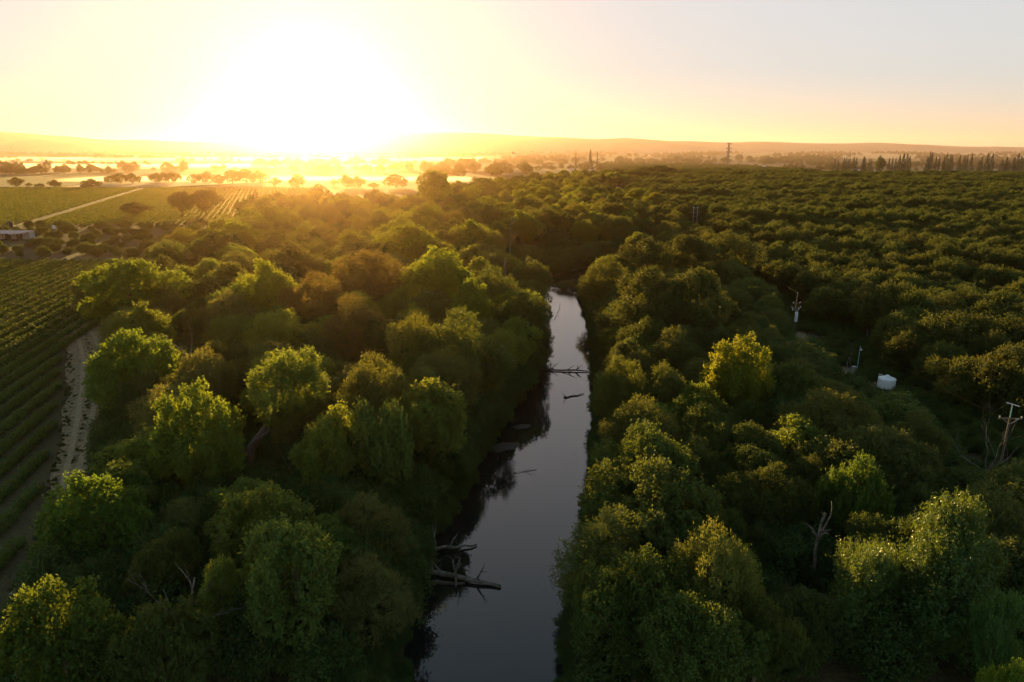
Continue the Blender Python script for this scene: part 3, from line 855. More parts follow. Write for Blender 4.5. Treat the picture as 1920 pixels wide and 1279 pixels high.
# mud bars on the left bank
def mud_bar(px, py, rx, ry, rz, label):
    x, y = G(px, py, WZ)
    mb = MB()
    prof = [(1.1, -0.3), (0.9, 0.0), (0.7, 0.07), (0.4, 0.12), (0.12, 0.14)]
    mb.lathe(prof, 28)
    v = mb.v[0]
    an = np.arctan2(v[:, 1], v[:, 0])
    k = 1+0.16*np.sin(2*an+1)+0.1*np.sin(5*an)
    v[:, 0] *= rx*k; v[:, 1] *= ry*k
    o = mb.build('mud_bar', M['mud'], loc=(x, y, WZ), smooth=True)
    o.rotation_euler[2] = rz
    return tag(o, label, 'mud bar')


mud_bar(944, 838, 2.6, 1.9, 0.3, 'larger brown mud bar at the left waterline below the dark willow')
mud_bar(978, 800, 1.5, 1.2, 0.2, 'smaller brown mud bar just upstream of the larger one')

# ---------------------------------------------------------------- water tank, poles, cabinet
def water_tank():
    x, y = G(1660, 733)
    t = empty('water_tank', (x, y, 0))
    MB().lathe([(1.40, -0.1), (1.40, 0.62), (1.36, 0.70)], 36).build('stand', M['tank_dark'], t)
    b = MB().lathe([(1.42, 0.72), (1.46, 0.78), (1.46, 2.30), (1.49, 2.34), (1.46, 2.40), (1.43, 2.44), (0.35, 2.85), (0.33, 2.86)], 40)
    for z in (1.15, 1.55, 1.95): b.lathe([(1.455, z-0.03), (1.478, z), (1.455, z+0.03)], 40)
    b.build('tank_body', M['tank'], t)
    MB().lathe([(0.36, 2.83), (0.36, 2.95), (0.30, 3.0), (0.05, 3.02)], 20).build('lid', M['tank'], t)
    MB().tube([(-1.15, 0.75, 2.3), (-1.15, 0.75, 2.95), (-0.7, 0.5, 2.95)], 0.06, 8).build('inlet_pipe', M['porcelain'], t)
    MB().tube([(1.3, -0.7, 0.85), (1.75, -0.95, 0.85), (1.75, -0.95, 0.0)], 0.06, 8).build('outlet_pipe', M['pvc'], t)
    tag(t, 'white plastic water tank on a dark stand among the orchard trees', 'water tank')
    PLACED.append((x, y, 4.0))
    MB().box((-0.35, -0.3, 0), (0.35, 0.3, 0.55)).build('pump_box', M['cabinet'], loc=(x+2.2, y-0.4, 0.0))
    tag(bpy.data.objects['pump_box'], 'small pale box at the right foot of the white tank', 'pump box')


water_tank()


def insulator(p, parent):
    MB().lathe([(0.035, 0), (0.035, 0.10), (0.10, 0.12), (0.06, 0.17), (0.10, 0.20), (0.05, 0.27), (0.02, 0.30)], 10, p).build('insulator', M['porcelain'], parent)


def crossarm(parent, z, ln, mat, brace=True):
    m = MB().box((-ln/2, -0.16, z-0.07), (ln/2, -0.04, z+0.07)); o = m.build('crossarm', M[mat], parent)
    if brace:
        for s in (-1, 1): MB().tube([(s*ln*0.32, -0.18, z-0.06), (0, -0.18, z-0.75)], 0.025, 6).build('brace', M['steel'], o)
    return o


POLES = {}


def transformer_pole():
    x, y = 63.9, 150.0
    t = empty('utility_pole', (x, y, 0), 0.15)
    MB().tube([(0, 0, -1), (0, 0, 4), (0, 0, 11.0)], [0.17, 0.15, 0.11], 10).build('pole', M['pole'], t)
    MB().tube([(0, -0.02, 8.7), (0, -0.02, 11.6)], 0.05, 8).build('top_pin', M['steel'], t)
    for z, ln in ((9.0, 1.7), (8.0, 2.2)):
        crossarm(t, z, ln, 'pole', z < 8.5)
        for s in (-0.47, 0.47): insulator((s*ln, -0.10, z+0.07), t)
    for s in (-0.9, 0.55): MB().lathe([(0.07, 0), (0.09, 0.1), (0.09, 0.45), (0.04, 0.55)], 10, (s, -0.25, 7.5)).build('fuse_cutout', M['porcelain'], t)
    tr = MB().lathe([(0.30, 0.0), (0.34, 0.05), (0.34, 1.95), (0.36, 2.0), (0.34, 2.06), (0.10, 2.16)], 24, (0, -0.52, 4.95)).build('transformer', M['transformer'], t)
    for s in (-0.17, 0.17): MB().lathe([(0.04, 0), (0.07, 0.1), (0.05, 0.2), (0.07, 0.28), (0.02, 0.4)], 10, (s, -0.52, 7.05)).build('bushing', M['porcelain'], tr)
    MB().box((-0.12, -0.3, 6.3), (0.12, -0.1, 6.45)).build('bracket', M['steel'], t)
    tag(t, 'wooden utility pole with a pale blue cylindrical transformer', 'utility pole')
    PLACED.append((x, y, 3.5)); POLES['t'] = (x, y, 11.0)


def green_pole():
    x, y = G(1872, 888)
    t = empty('utility_pole', (x, y, 0), -0.1)
    h = 8.0
    MB().tube([(0, 0, -1), (0, 0, 4), (0, 0, h+0.1)], [0.17, 0.15, 0.12], 10).build('pole', M['pole'], t)
    MB().tube([(-0.02, 0, h), (-0.02, 0, h+1.9)], 0.07, 10).build('riser_pipe', M['pvc'], t)
    MB().box((-0.75, -0.06, -0.05), (0.75, 0.06, 0.05), Matrix.Translation((0, 0, h+1.95)) @ Matrix.Rotation(0.14, 4, 'Y') @ Matrix.Rotation(-0.7, 4, 'Z')).build('top_arm', M['porcelain'], t)
    crossarm(t, h, 2.9, 'pole')
    for s in (-1.35, 1.35): insulator((s, -0.1, h+0.07), t)
    MB().box((0.55, -0.2, h-0.08), (1.0, -0.165, h+0.08)).build('plate', M['steel'], t)
    tag(t, 'utility pole with a turquoise pipe and tilted bar on top, right edge', 'utility pole')
    PLACED.append((x, y, 3.0)); POLES['g'] = (x, y, h+0.3)


def far_pole():
    x, y = G(1302, 428)
    t = empty('utility_pole', (x, y, 0))
    for s in (-1.0, 1.0): MB().tube([(s*1.2, 0, -1), (s, 0, 12.0)], [0.25, 0.17], 8).build('pole', M['steel'], t)
    for z, ln in ((11.5, 3.4), (8.6, 4.4), (6.6, 3.0)):
        crossarm(t, z, ln, 'steel', False)
        for s in (-0.46, 0.46): insulator((s*ln, -0.1, z+0.07), t)
    tag(t, 'pale twin legged utility pole with several crossarms at the wood edge', 'utility pole')
    PLACED.append((x, y, 6.0)); POLES['f'] = (x, y, 11.8)


transformer_pole(); green_pole(); far_pole()


def wire(a, b, sag, label, r=0.03):
    mb = MB()
    a, b = Vector(a), Vector(b)
    pts = [a.lerp(b, i/20)-Vector((0, 0, sag*4*(i/20)*(1-i/20))) for i in range(21)]
    mb.tube(pts, r, 5)
    return tag(mb.build('power_wire', M['wire']), label, 'wire')


T_, G_, F_ = POLES['t'], POLES['g'], POLES['f']
wire((T_[0], T_[1], 11.4), (F_[0]-1.4, F_[1], 11.6), 3.0, 'upper wire running from the transformer pole back to the twin legged pole', 0.02)
wire((T_[0]-0.9, T_[1], 8.4), (F_[0]-1.9, F_[1], 8.7), 2.6, 'lower wire running from the transformer pole back behind the dark oaks', 0.018)
wire((T_[0]+0.1, T_[1], 11.2), (G_[0]-1.3, G_[1], 8.2), 1.6, 'thin wire from the transformer pole forward over the tank', 0.009)
wire((F_[0]-1.6, F_[1], 11.7), (62, 560, 17.5), 3.5, 'gold lit wire curving left from the top of the twin legged pole', 0.05)
wire((F_[0]-2.0, F_[1], 8.8), (60, 560, 15.0), 3.0, 'second gold lit wire just below the top wire of the twin legged pole', 0.045)

x, y = G(1607, 693)
t = empty('lamp_post', (x, y, 0))
MB().tube([(0, 0, -0.5), (0, 0, 4.9)], [0.09, 0.06], 8).build('post', M['pvc'], t)
MB().lathe([(0.24, 0.0), (0.20, 0.08), (0.08, 0.26), (0.03, 0.30)], 14, (0.22, -0.05, 4.05)).build('lamp_shade', M['porcelain'], t)
MB().tube([(0, 0, 4.5), (0.15, -0.03, 4.52), (0.22, -0.05, 4.35)], 0.025, 6).build('arm', M['steel'], t)
tag(t, 'thin grey green lamp post with a small pale shade by the pump clearing', 'lamp post')
x, y = G(1600, 699)
t = empty('equipment_cabinet', (x, y, 0), 0.2)
MB().box((-0.38, -0.28, 0.0), (0.38, 0.28, 1.25)).build('cabinet', M['cabinet'], t)
MB().box((-0.41, -0.31, 1.253), (0.41, 0.31, 1.31)).build('cap', M['steel'], t)
MB().box((-0.32, -0.302, 0.12), (0.32, -0.283, 1.15)).build('door', M['cabinet'], t)
tag(t, 'pale grey metal cabinet at the foot of the lamp post', 'cabinet')
PLACED.append((x, y, 4.0))
for px, py, ln, le, lab in ((1587, 692, 1.5, 0.02, 'short upright pale post left of the grey cabinet'), (1597, 688, 1.9, -0.45, 'thin pale post leaning left above the grey cabinet'), (1592, 690, 4.6, 0.03, 'tall thin dark post behind the short pale post')):
    x, y = G(px, py)
    mb = MB().tube([(0, 0, -0.2), (le*ln*0.5, 0, ln*0.5), (le*ln, 0, ln)], [0.07, 0.06, 0.05], 7).lathe([(0.08, 0), (0.085, 0.05), (0.03, 0.10)], 8, (le*ln, 0, ln-0.02))
    tag(mb.build('marker_post', M['steel' if ln < 3 else 'pole'], loc=(x, y, 0)), lab, 'post')

# ---------------------------------------------------------------- buildings
def house(name, x, y, w, d, h, roof_h, rz, wall, label, cat='house', porch=False):
    t = empty(name, (x, y, float(ground_z(x, y))), rz)
    m = MB().box((-w/2, -d/2, 0), (w/2, d/2, h)); wl = m.build('wall', M[wall], t)
    m = MB()
    e = 0.5
    v = [(-w/2-e, -d/2-e, h-0.1), (w/2+e, -d/2-e, h-0.1), (w/2+e, d/2+e, h-0.1), (-w/2-e, d/2+e, h-0.1), (-w/2-e, 0, h+roof_h), (w/2+e, 0, h+roof_h)]
    m.add(v, [(0, 1, 5, 4), (2, 3, 4, 5), (1, 2, 5), (3, 0, 4), (3, 2, 1, 0)])
    m.build('roof', M['roof'], t)
    for k in range(max(2, int(w/4))):
        xx = -w/2+(k+0.5)*w/max(2, int(w/4))
        MB().box((xx-0.5, -d/2-0.03, h*0.35), (xx+0.5, -d/2+0.02, h*0.75)).build('window', M['dark'], t)
    MB().box((w*0.1-0.45, -d/2-0.04, 0), (w*0.1+0.45, -d/2+0.03, 2.0)).build('door', M['dark'], t)
    return tag(t, label, cat)


def shed():
    x, y = G(14, 449)
    t = empty('shed', (x, y, 0), -0.06)
    m = MB(); m.box((-11, -5.5, 3.55), (11, 5.5, 3.7), Matrix.Rotation(0.035, 4, 'X'))
    for k in range(22): m.box((-10.8+k*1.0, -5.5, 3.7), (-10.72+k*1.0, 5.5, 3.76), Matrix.Rotation(0.035, 4, 'X'))
    m.build('roof', M['roof'], t)
    MB().box((-10.6, 1.2, 0), (10.6, 5.0, 3.45)).build('wall', M['wall'], t)
    for k in range(6): MB().box((-10.4+k*4.1, -5.1, 0), (-10.1+k*4.1, -4.8, 3.4)).build('post', M['pole'], t)
    for k in range(3): MB().box((-8+k*6, 1.14, 0), (-5+k*6, 1.195, 2.7)).build('door', M['dark'], t)
    MB().box((5.2, -5.3, 3.05), (8.0, -5.15, 3.35)).build('fascia', M['porcelain'], t)
    tag(t, 'open sided shed with a flat grey metal roof beside the far vineyard', 'shed')
    PLACED.append((x, y, 14))


shed()
x, y = G(20, 428)
m = MB().lathe([(1.6, 0), (1.6, 3.2), (0.2, 4.0)], 20)
tag(m.build('storage_bin', M['tank_dark'], loc=(x, y, 0)), 'dark round bin standing behind the grey shed roof', 'bin')
x, y = G(101, 429)
m = MB().lathe([(0.85, 0), (0.9, 0.1), (0.9, 1.6), (0.3, 1.9)], 18)
tag(m.build('white_tank', M['tank'], loc=(x, y, 0)), 'tiny white tank at the edge of the far vineyard', 'tank')
for px, py in ((18, 432), (34, 431)):
    x, y = G(px, py)
    tag(MB().tube([(0, 0, -0.3), (0, 0, 7)], [0.16, 0.12], 7).box((-0.6, -0.08, 6.5), (0.6, 0.08, 6.65)).build('farm_pole', M['pole'], loc=(x, y, 0)),
        'dark pole left of a pair behind the shed roof' if px < 20 else 'dark pole right of a pair behind the shed roof', 'pole')
HOUSES = [(1332, 304.5, 1900, 15, 'white gabled house among trees left below the lattice tower'), (1433, 308, 1750, 9, 'tiny white house right of the lattice tower'),
          (1604, 307, 1500, 14, 'pale house at the left foot of the conifer row'), (1645, 308, 1500, 12, 'pale low house beside the umbrella shaped tree'),
          (57, 300, 2300, 30, 'long white roofed barn in the misty left distance'), (86, 303, 2150, 14, 'small white shed right of the misty barn'),
          (1072, 310, 1500, 10, 'pale house in front of the hazy tree belt right of the bird'), (1108, 311, 1450, 8, 'small pale house right below the hazy spire trees'),
          (1735, 318, 1300, 8, 'small pale house in front of the conifer row')]
for px, py, D, w, lab in HOUSES:
    house('farmhouse', (px-960)/F*(D*cp+CAM_H*sp_), D, w, w*0.6, 3.4, 2.2, rnd.uniform(-.4, .4), 'white_wall', lab)


def lattice_tower():
    D = 1500; x = (1363-960)/F*(D*cp+CAM_H*sp_); h = 60
    t = empty('lattice_tower', (x, D, 0), 0.4)
    for sx in (-1, 1):
        for sy in (-1, 1):
            MB().tube([(sx*4, sy*4, -1), (sx*1.7, sy*1.7, 26), (sx*0.9, sy*0.9, h)], [0.42, 0.36, 0.26], 6).build('leg', M['lattice'], t)
    m = MB()
    zs = [0, 9, 17, 24, 30, 36, 41, 46, 51, 56]
    wv = lambda z: np.interp(z, [0, 26, h], [4, 1.7, 0.9])
    for a, b in zip(zs[:-1], zs[1:]):
        for s in (-1, 1):
            for sw in (0, 1):
                p, q_ = (s*wv(a), -wv(a), a), (s*wv(b), wv(b), b)
                p2, q2 = (s*wv(a), wv(a), a), (s*wv(b), -wv(b), b)
                if sw: p, q_, p2, q2 = [(v[1], v[0], v[2]) for v in (p, q_, p2, q2)]
                m.tube([p, q_], 0.2, 4); m.tube([p2, q2], 0.2, 4)
    m.build('bracing', M['lattice'], t)
    for z, ln in ((30, 17), (41, 15), (47.5, 14), (57, 12)):
        a = MB().tube([(-ln/2, 0, z+0.3), (0, 0, z+1.0), (ln/2, 0, z+0.3)], 0.32, 5); a.tube([(-ln/2, 0, z+0.2), (0, 0, z-0.5), (ln/2, 0, z+0.2)], 0.28, 5)
        o = a.build('crossarm', M['lattice'], t)
        for s in (-1, 1): MB().lathe([(0.4, 0), (0.55, 0.5), (0.55, 1.8), (0.3, 2.3)], 8, (s*ln/2, 0, z-2.0)).build('insulator', M['lattice'], o)
    tag(t, 'tall steel lattice tower with four crossarms on the right horizon', 'lattice tower')


lattice_tower()
for px, top, D, lab in ((27, 280, 2200, 'thin mast in the mist at the far left'), (200, 304, 1500, 'thin pole in the left mist band'), (1441, 289, 1700, 'thin dark pole right of the lattice tower'),
                        (882, 285, 2200, 'hazy mast above the trees right of the sun')):
    x = (px-960)/F*(D*cp+CAM_H*sp_)
    h = CAM_H+(283-top)/1280*D
    tag(MB().tube([(0, 0, -1), (0, 0, h)], [0.5, 0.25], 6).box((-1.6, -0.15, h-2), (1.6, 0.15, h-1.6)).build('mast', M['lattice'], loc=(x, D, float(ground_z(x, D))-0.0)), lab, 'mast')

# bird in flight
def bird():
    D = 150.0
    x = (962-960)/F*150; z = CAM_H-150*(287-283)/1280
    m = MB()
    m.tube([(-0.26, 0.04, 0.02), (-0.2, 0.02, 0.02), (-0.05, 0, 0), (0.1, 0, -0.01), (0.2, 0, 0.01), (0.26, 0, 0.02), (0.33, 0, 0.01)], [0.02, 0.05, 0.09, 0.09, 0.055, 0.05, 0.008], 10)
    for s in (-1, 1):
        v = [(0.12, s*0.05, 0.03), (-0.10, s*0.05, 0.03), (0.16, s*0.28, 0.14), (-0.09, s*0.28, 0.13), (0.06, s*0.52, 0.10), (-0.10, s*0.48, 0.09), (-0.06, s*0.62, 0.05)]
        up = [(a, b, c+0.012) for a, b, c in v]
        f = [(0, 1, 3, 2), (2, 3, 5, 4), (4, 5, 6)]
        m.add(v+up, [tuple(reversed(q)) for q in f]+[tuple(i+7 for i in q) for q in f]+[(0, 2, 9, 7), (2, 4, 11, 9), (4, 6, 13, 11), (6, 5, 12, 13), (5, 3, 10, 12), (3, 1, 8, 10)])
    m.add([(-0.2, 0.03, 0.02), (-0.2, -0.03, 0.02), (-0.4, -0.09, 0.02), (-0.4, 0.09, 0.02), (-0.3, 0, 0.035)], [(0, 1, 4), (1, 2, 4), (2, 3, 4), (3, 0, 4), (3, 2, 1, 0)])
    o = m.build('bird', M['feather'], loc=(x, D, z)); o.rotation_euler = (0.2, 0.15, 0.5)
    tag(o, 'small dark bird flying just below the horizon', 'bird')


bird()

# ---------------------------------------------------------------- vineyards
def vine_mesh(name, length, seed, dens, lsz, hgt, wid):
    q = np.random.RandomState(seed)
    n = int(length*dens)
    t = q.uniform(0, length, n)
    pul = 0.75+0.35*np.interp(t, np.arange(0, length+2, 0.9), q.uniform(0, 1, len(np.arange(0, length+2, 0.9))))
    gap = np.interp(t, np.arange(0, length+3, 1.8), q.uniform(0, 1, len(np.arange(0, length+3, 1.8))))
    t = t[(gap > 0.12) | (q.uniform(0, 1, n) < 0.25)]; n = len(t); pul = 0.7+0.45*np.interp(t, np.arange(0, length+2, 0.9), q.uniform(0, 1, len(np.arange(0, length+2, 0.9))))
    a = q.uniform(0, math.pi*2, n); rr = np.sqrt(q.uniform(0.25, 1, n))
    c = np.stack([np.cos(a)*rr*wid*pul, t, 0.45*hgt+0.5*hgt*(np.sin(a)*rr*pul)], 1)
    sh = q.uniform(0, 1, n) < 0.12
    c[sh, 2] += q.uniform(0.1, 0.45, sh.sum()); c[sh, 0] *= 1.3
    dr = q.uniform(0, 1, n) < 0.18
    c[dr, 2] *= 0.4; c[dr, 0] *= 1.15
    nr = np.stack([np.cos(a), np.zeros(n), np.sin(a)], 1)+q.normal(0, 0.7, (n, 3))
    return leaf_mesh(name, c, unit(q, n), nr, lsz*q.uniform(0.7, 1.4, n), lsz*0.8*q.uniform(0.7, 1.3, n), q.uniform(0, 1, n), M['vine'])


trk = np.array(sorted([(y_, x_, w_) for x_, y_, w_ in TRK]))
SL = -0.22
top_y = 270.0
nrow = 0
for k in range(60):
    # a row along x = xr + SL*(y-60); it runs from the dirt track up to the scrub
    xr = -46.0-3.5*k
    yy = np.arange(46.0, top_y, 1.0)
    xx = xr+SL*(yy-60)
    edge = np.interp(yy, trk[:, 0], trk[:, 1])-np.interp(yy, trk[:, 0], trk[:, 2])/2-1.6
    edge = np.where(yy > 180, edge[np.searchsorted(yy, 180)]+(yy-180)*0.0, edge)
    vis = (np.abs(xx)/(yy*cp+CAM_H*sp_) < 0.775) & (xx < edge)
    if vis.sum() < 6: continue
    y0, y1 = yy[vis][0], yy[vis][-1]
    if k < 4: y1 = min(y1, 100)
    near = y0 < 120
    me = vine_mesh('vine_row', float(y1-y0), 500+k, 130 if near else 80, 0.27 if near else 0.36, 1.5, 0.78)
    o = obj('vine_row', me, loc=(xr+SL*(y0-60), y0, 0))
    o.rotation_euler = (0, 0, -math.atan(SL)); o.color = (0.75, 0.82, 0.75, 1)
    tag(o, 'leafy green vine row in the near vineyard left of the dirt track', 'vine row', 'vine rows of the near vineyard')
    nrow += 1

vm = [vine_mesh('far_vine_row', 440.0, 900+i, 15, 0.70, 1.7, 1.1) for i in range(4)]
SF = -0.35
M['vineyard_grass'] = solid('vineyard_grass', (0.06, 0.062, 0.026), (0.036, 0.038, 0.016), 0.05, 0.95, spec=0.1)
strip('vineyard_field', [(-470, 398), (-625, 842)], [(-84, 398), (-239, 842)], 0.03, M['vineyard_grass'])
nf = 0
for fld, x0s, lab, grp in (('left', [-292-4.0*k for k in range(44)], 'vine row in the far vineyard left of the pale farm road', 'vine rows left of the farm road'),
                           ('right', [-280+4.0*k for k in range(48)], 'vine row in the far vineyard between the pale farm road and the wood', 'vine rows right of the farm road')):
    for x0 in x0s:
        o = obj('vine_row', vm[nf % 4]); nf += 1
        o.location = (x0, 402 if fld == 'left' else 404, 0.0)
        o.rotation_euler = (0, 0, -math.atan(SF))
        o.color = (0.95, 0.95, 0.75, 1)
        tag(o, lab, 'vine row', grp)

# ---------------------------------------------------------------- filling the woods
def in_frame(x, y, h=10.0, m=0.80):
    d = depth(x, y, h)
    return d > 5 and abs(x)/d < m


SIGHT = []           # things the photo shows over the canopy: x, y, height from which they are in view, half width


def clear(x, y, w, h):
    """leave the gaps the photo shows in front of poles, tank, tracks and snags"""
    for (a, b, zz, hw) in SIGHT:
        if y >= b+1: continue
        t = y/b
        if abs(x-a*t) < w*0.48+hw*t and h*0.97 > CAM_H+(zz-CAM_H)*t: return False
    return True


def ok(x, y, r, k=1.0):
    for (a, b, c) in PLACED:
        if (a-x)**2+(b-y)**2 < ((c+r)*k)**2: return False
    return True


for (px, py, zz, hw) in [(1660, 733, 0.5, 2.4), (1607, 693, 0.8, 0.5), (1600, 699, 0.2, 0.8), (1587, 694, 0.2, 0.6), (1485, 641, 1.0, 0.5), (1500, 640, 0.2, 2.0), (1520, 655, 0.2, 2.0),
                         (1872, 888, 4.2, 1.8), (1302, 428, 4.0, 2.5), (1516, 1130, 0.6, 1.2), (945, 575, 6.0, 0.6), (955, 505, 8.0, 1.5), (474, 905, 2.0, 2.2), (490, 840, 3.0, 2.5), (14, 449, 0.5, 10), (101, 429, 0, 1),
                         (1805, 860, 0.1, 2.0), (880, 1095, WZ, 3.6), (866, 1026, WZ, 2.2), (690, 915, 2.5, 3.0), (565, 925, 2.5, 2.0), (362, 1180, 5.0, 2.0), (1848, 900, 2.0, 2), (950, 838, WZ, 2)]:
    SIGHT.append((*G(px, py, min(zz, 0.0)), zz, hw))
for a in TRK: SIGHT.append((a[0], a[1], 0.0, a[2]*0.3))


def track_x(y): return np.interp(y, trk[:, 0], trk[:, 1])


# left wood boundary on the vineyard side: x as a function of y
def wood_left(y):
    if y < 190: return track_x(y)+(5.0 if y < 135 else 8.5)
    return float(np.interp(y, [190, 230, 270, 320, 390, 470, 600], [-108, -112, -128, -120, -150, -160, -150]))


q = random.Random(21)
WL = {'cottonwood': ('cottonwood_tree', 'leafy olive green cottonwood filling the wood between vineyard and river', 'cottonwoods filling the left wood'),
      'oak': ('oak_tree', 'dark rounded oak filling the wood between vineyard and river', 'oaks filling the left wood'),
      'willow': ('willow_tree', 'soft domed willow filling the wood between vineyard and river', 'willows filling the left wood')}
WR = {'cottonwood': ('cottonwood_tree', 'leafy green cottonwood in the belt between river and orchard track', 'cottonwoods of the right bank belt'),
      'oak': ('oak_tree', 'dark rounded oak in the belt between river and orchard track', 'oaks of the right bank belt'),
      'willow': ('willow_tree', 'dull green willow in the belt between river and orchard track', 'willows of the right bank belt')}
nfill = [0, 0, 0, 0]


def fill(n, xr, yr, inside, names, weights, hh, idx, kk=0.80, cmul=(1, 1, 1), wr=(0.75, 1.05)):
    for _ in range(n):
        y = q.uniform(*yr)
        x = q.uniform(*xr)
        if not inside(x, y) or not in_frame(x, y): continue
        key = q.choices(list(names), weights)[0]
        h = q.uniform(*hh)
        w = h*q.uniform(*wr)
        if not ok(x, y, w*0.40, kk) or not clear(x, y, w, h): continue
        PLACED.append((x, y, w*0.40))
        nm, lab, grp = names[key]
        b = q.uniform(0.8, 1.2)
        tree(key, nm, x, y, h, w, lab, 'tree', grp, (b*cmul[0]*q.uniform(.92, 1.12), b*cmul[1], b*cmul[2]*q.uniform(.85, 1.1)))
        nfill[idx] += 1


def low_gap(x, y): return 206 < y < 300 and -6 < x < 44      # low bushes only where the river turns away


def left_in(x, y):
    l, r = river(y)
    if low_gap(x, y): return False
    return wood_left(y) < x < l-1.5


def right_in(x, y):
    l, r = river(y)
    if low_gap(x, y): return False
    e = np.interp(y, [40, 86, 172, 205, 260, 330, 430], [57, 60, 63, 68, 78, 88, 100])
    return r+4.2 < x < e


fill(6000, (-170, 60), (50, 230), left_in, WL, (3, 3, 4), (8, 15), 0, 0.74, (1, 1, 1), (0.75, 1.15))
fill(6000, (-180, 60), (230, 470), left_in, WL, (4, 3, 4), (12, 18), 0, 0.86, (1.1, 1.05, 0.85), (0.75, 1.15))
fill(5000, (0, 100), (46, 250), right_in, WR, (1, 4, 4), (7, 12), 1, 0.74, (0.85, 0.9, 0.8), (0.8, 1.2))
fill(5000, (0, 110), (250, 440), right_in, WR, (1, 4, 3), (9, 14), 1, 0.84, (0.9, 0.88, 0.75), (0.8, 1.2))


# the river belt beyond the bend, up to the plain
def belt_in(x, y):
    c = np.interp(y, [430, 520, 650, 800, 1000], [20, 10, 15, 60, 140])
    w_ = np.interp(y, [430, 520, 650, 800, 1000], [85, 80, 60, 55, 45])
    return abs(x-c) < w_


WB = {'cottonwood': ('cottonwood_tree', 'hazy green cottonwood in the tree belt beyond the river bend', 'cottonwoods beyond the river bend'),
      'oak': ('oak_tree', 'hazy dark oak in the tree belt beyond the river bend', 'oaks beyond the river bend')}
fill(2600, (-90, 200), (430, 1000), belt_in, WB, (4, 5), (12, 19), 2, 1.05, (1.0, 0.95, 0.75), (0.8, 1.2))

# shrubs along the water and under the trees
def shrub_fill(n, xr, yr, inside, lab, grp, hh=(2.2, 4.2), kk=0.62):
    for _ in range(n):
        y = q.uniform(*yr); x = q.uniform(*xr)
        if not inside(x, y) or not in_frame(x, y, 2): continue
        h = q.uniform(*hh); w = h*q.uniform(1.1, 1.6)
        if not ok(x, y, w*0.4, kk) or not clear(x, y, w, h): continue
        PLACED.append((x, y, w*0.35))
        b = q.uniform(0.75, 1.15)
        tree('shrub', 'shrub', x, y, h, w, lab, 'shrub', grp, (b, b, b*0.9)); nfill[3] += 1


def bank_l(x, y):
    l, r = river(y); return l-5 < x < l+0.3


def bank_r(x, y):
    l, r = river(y); return r+0.9 < x < r+6


shrub_fill(900, (-30, 20), (36, 226), bank_l, 'dark bushy shrub hanging over the left waterline', 'shrubs along the left waterline')
shrub_fill(900, (-10, 40), (36, 226), bank_r, 'dark bushy shrub hanging over the right waterline', 'shrubs along the right waterline')
shrub_fill(300, (-6, 50), (228, 305), lambda x, y: not (river(y)[0] < x < river(y)[1]), 'dark low bush at the turn of the river', 'bushes at the turn of the river', (3.5, 6.5), 0.8)


def scrub_in(x, y): return x < wood_left(y)-2 and x > -0.8*depth(x, y)


shrub_fill(260, (-300, -100), (276, 392), scrub_in, 'dark low bush on the brown scrub between the two vineyards', 'bushes on the brown scrub', (2.5, 5.5), 0.95)

# ---------------------------------------------------------------- orchard right of the track
def orch_left(y): return float(np.interp(y, [40, 86, 172, 205, 260, 330, 430, 600, 1200], [68, 70, 79, 76, 84, 94, 108, 100, 200]))


op = []
sp = 8.2
for j in range(int((1690-44)/sp)):
    y = 44+j*sp
    for i in range(int(1050/sp)):
        x = 68+i*sp+(sp/2 if j % 2 else 0)
        xx, y2 = x+q.uniform(-1.9, 1.9), y+q.uniform(-1.9, 1.9)
        if xx < orch_left(y2) or not in_frame(xx, y2, 8, 0.80): continue
        if 1128 < y2 < 1150 or y2 > 1120+max(0, 0.47-xx/depth(xx, y2))*3500 or xx/depth(xx, y2) < 0.03: continue
        if not ok(xx, y2, 3.0, 0.9) or not clear(xx, y2, 9.5, 10): continue
        op.append((xx, y2))
op.sort(key=lambda p: p[0]**2+p[1]**2)
near, far = op[:290], op[290:]
ODONOR = []
for (x, y) in near:
    h = q.uniform(7.6, 11.8)*(1+0.12*math.sin(x*.05+y*.03)); w = q.uniform(8.8, 13.0)
    b = q.uniform(0.6, 1.1)
    t = tree('walnut', 'walnut_tree', x, y, h, w, 'dark green walnut tree in the dense orchard right of the dirt track', 'tree', 'walnut trees of the orchard', (b*0.85*q.uniform(.95, 1.15), b*0.8, b*0.75))
    ODONOR.append(t)


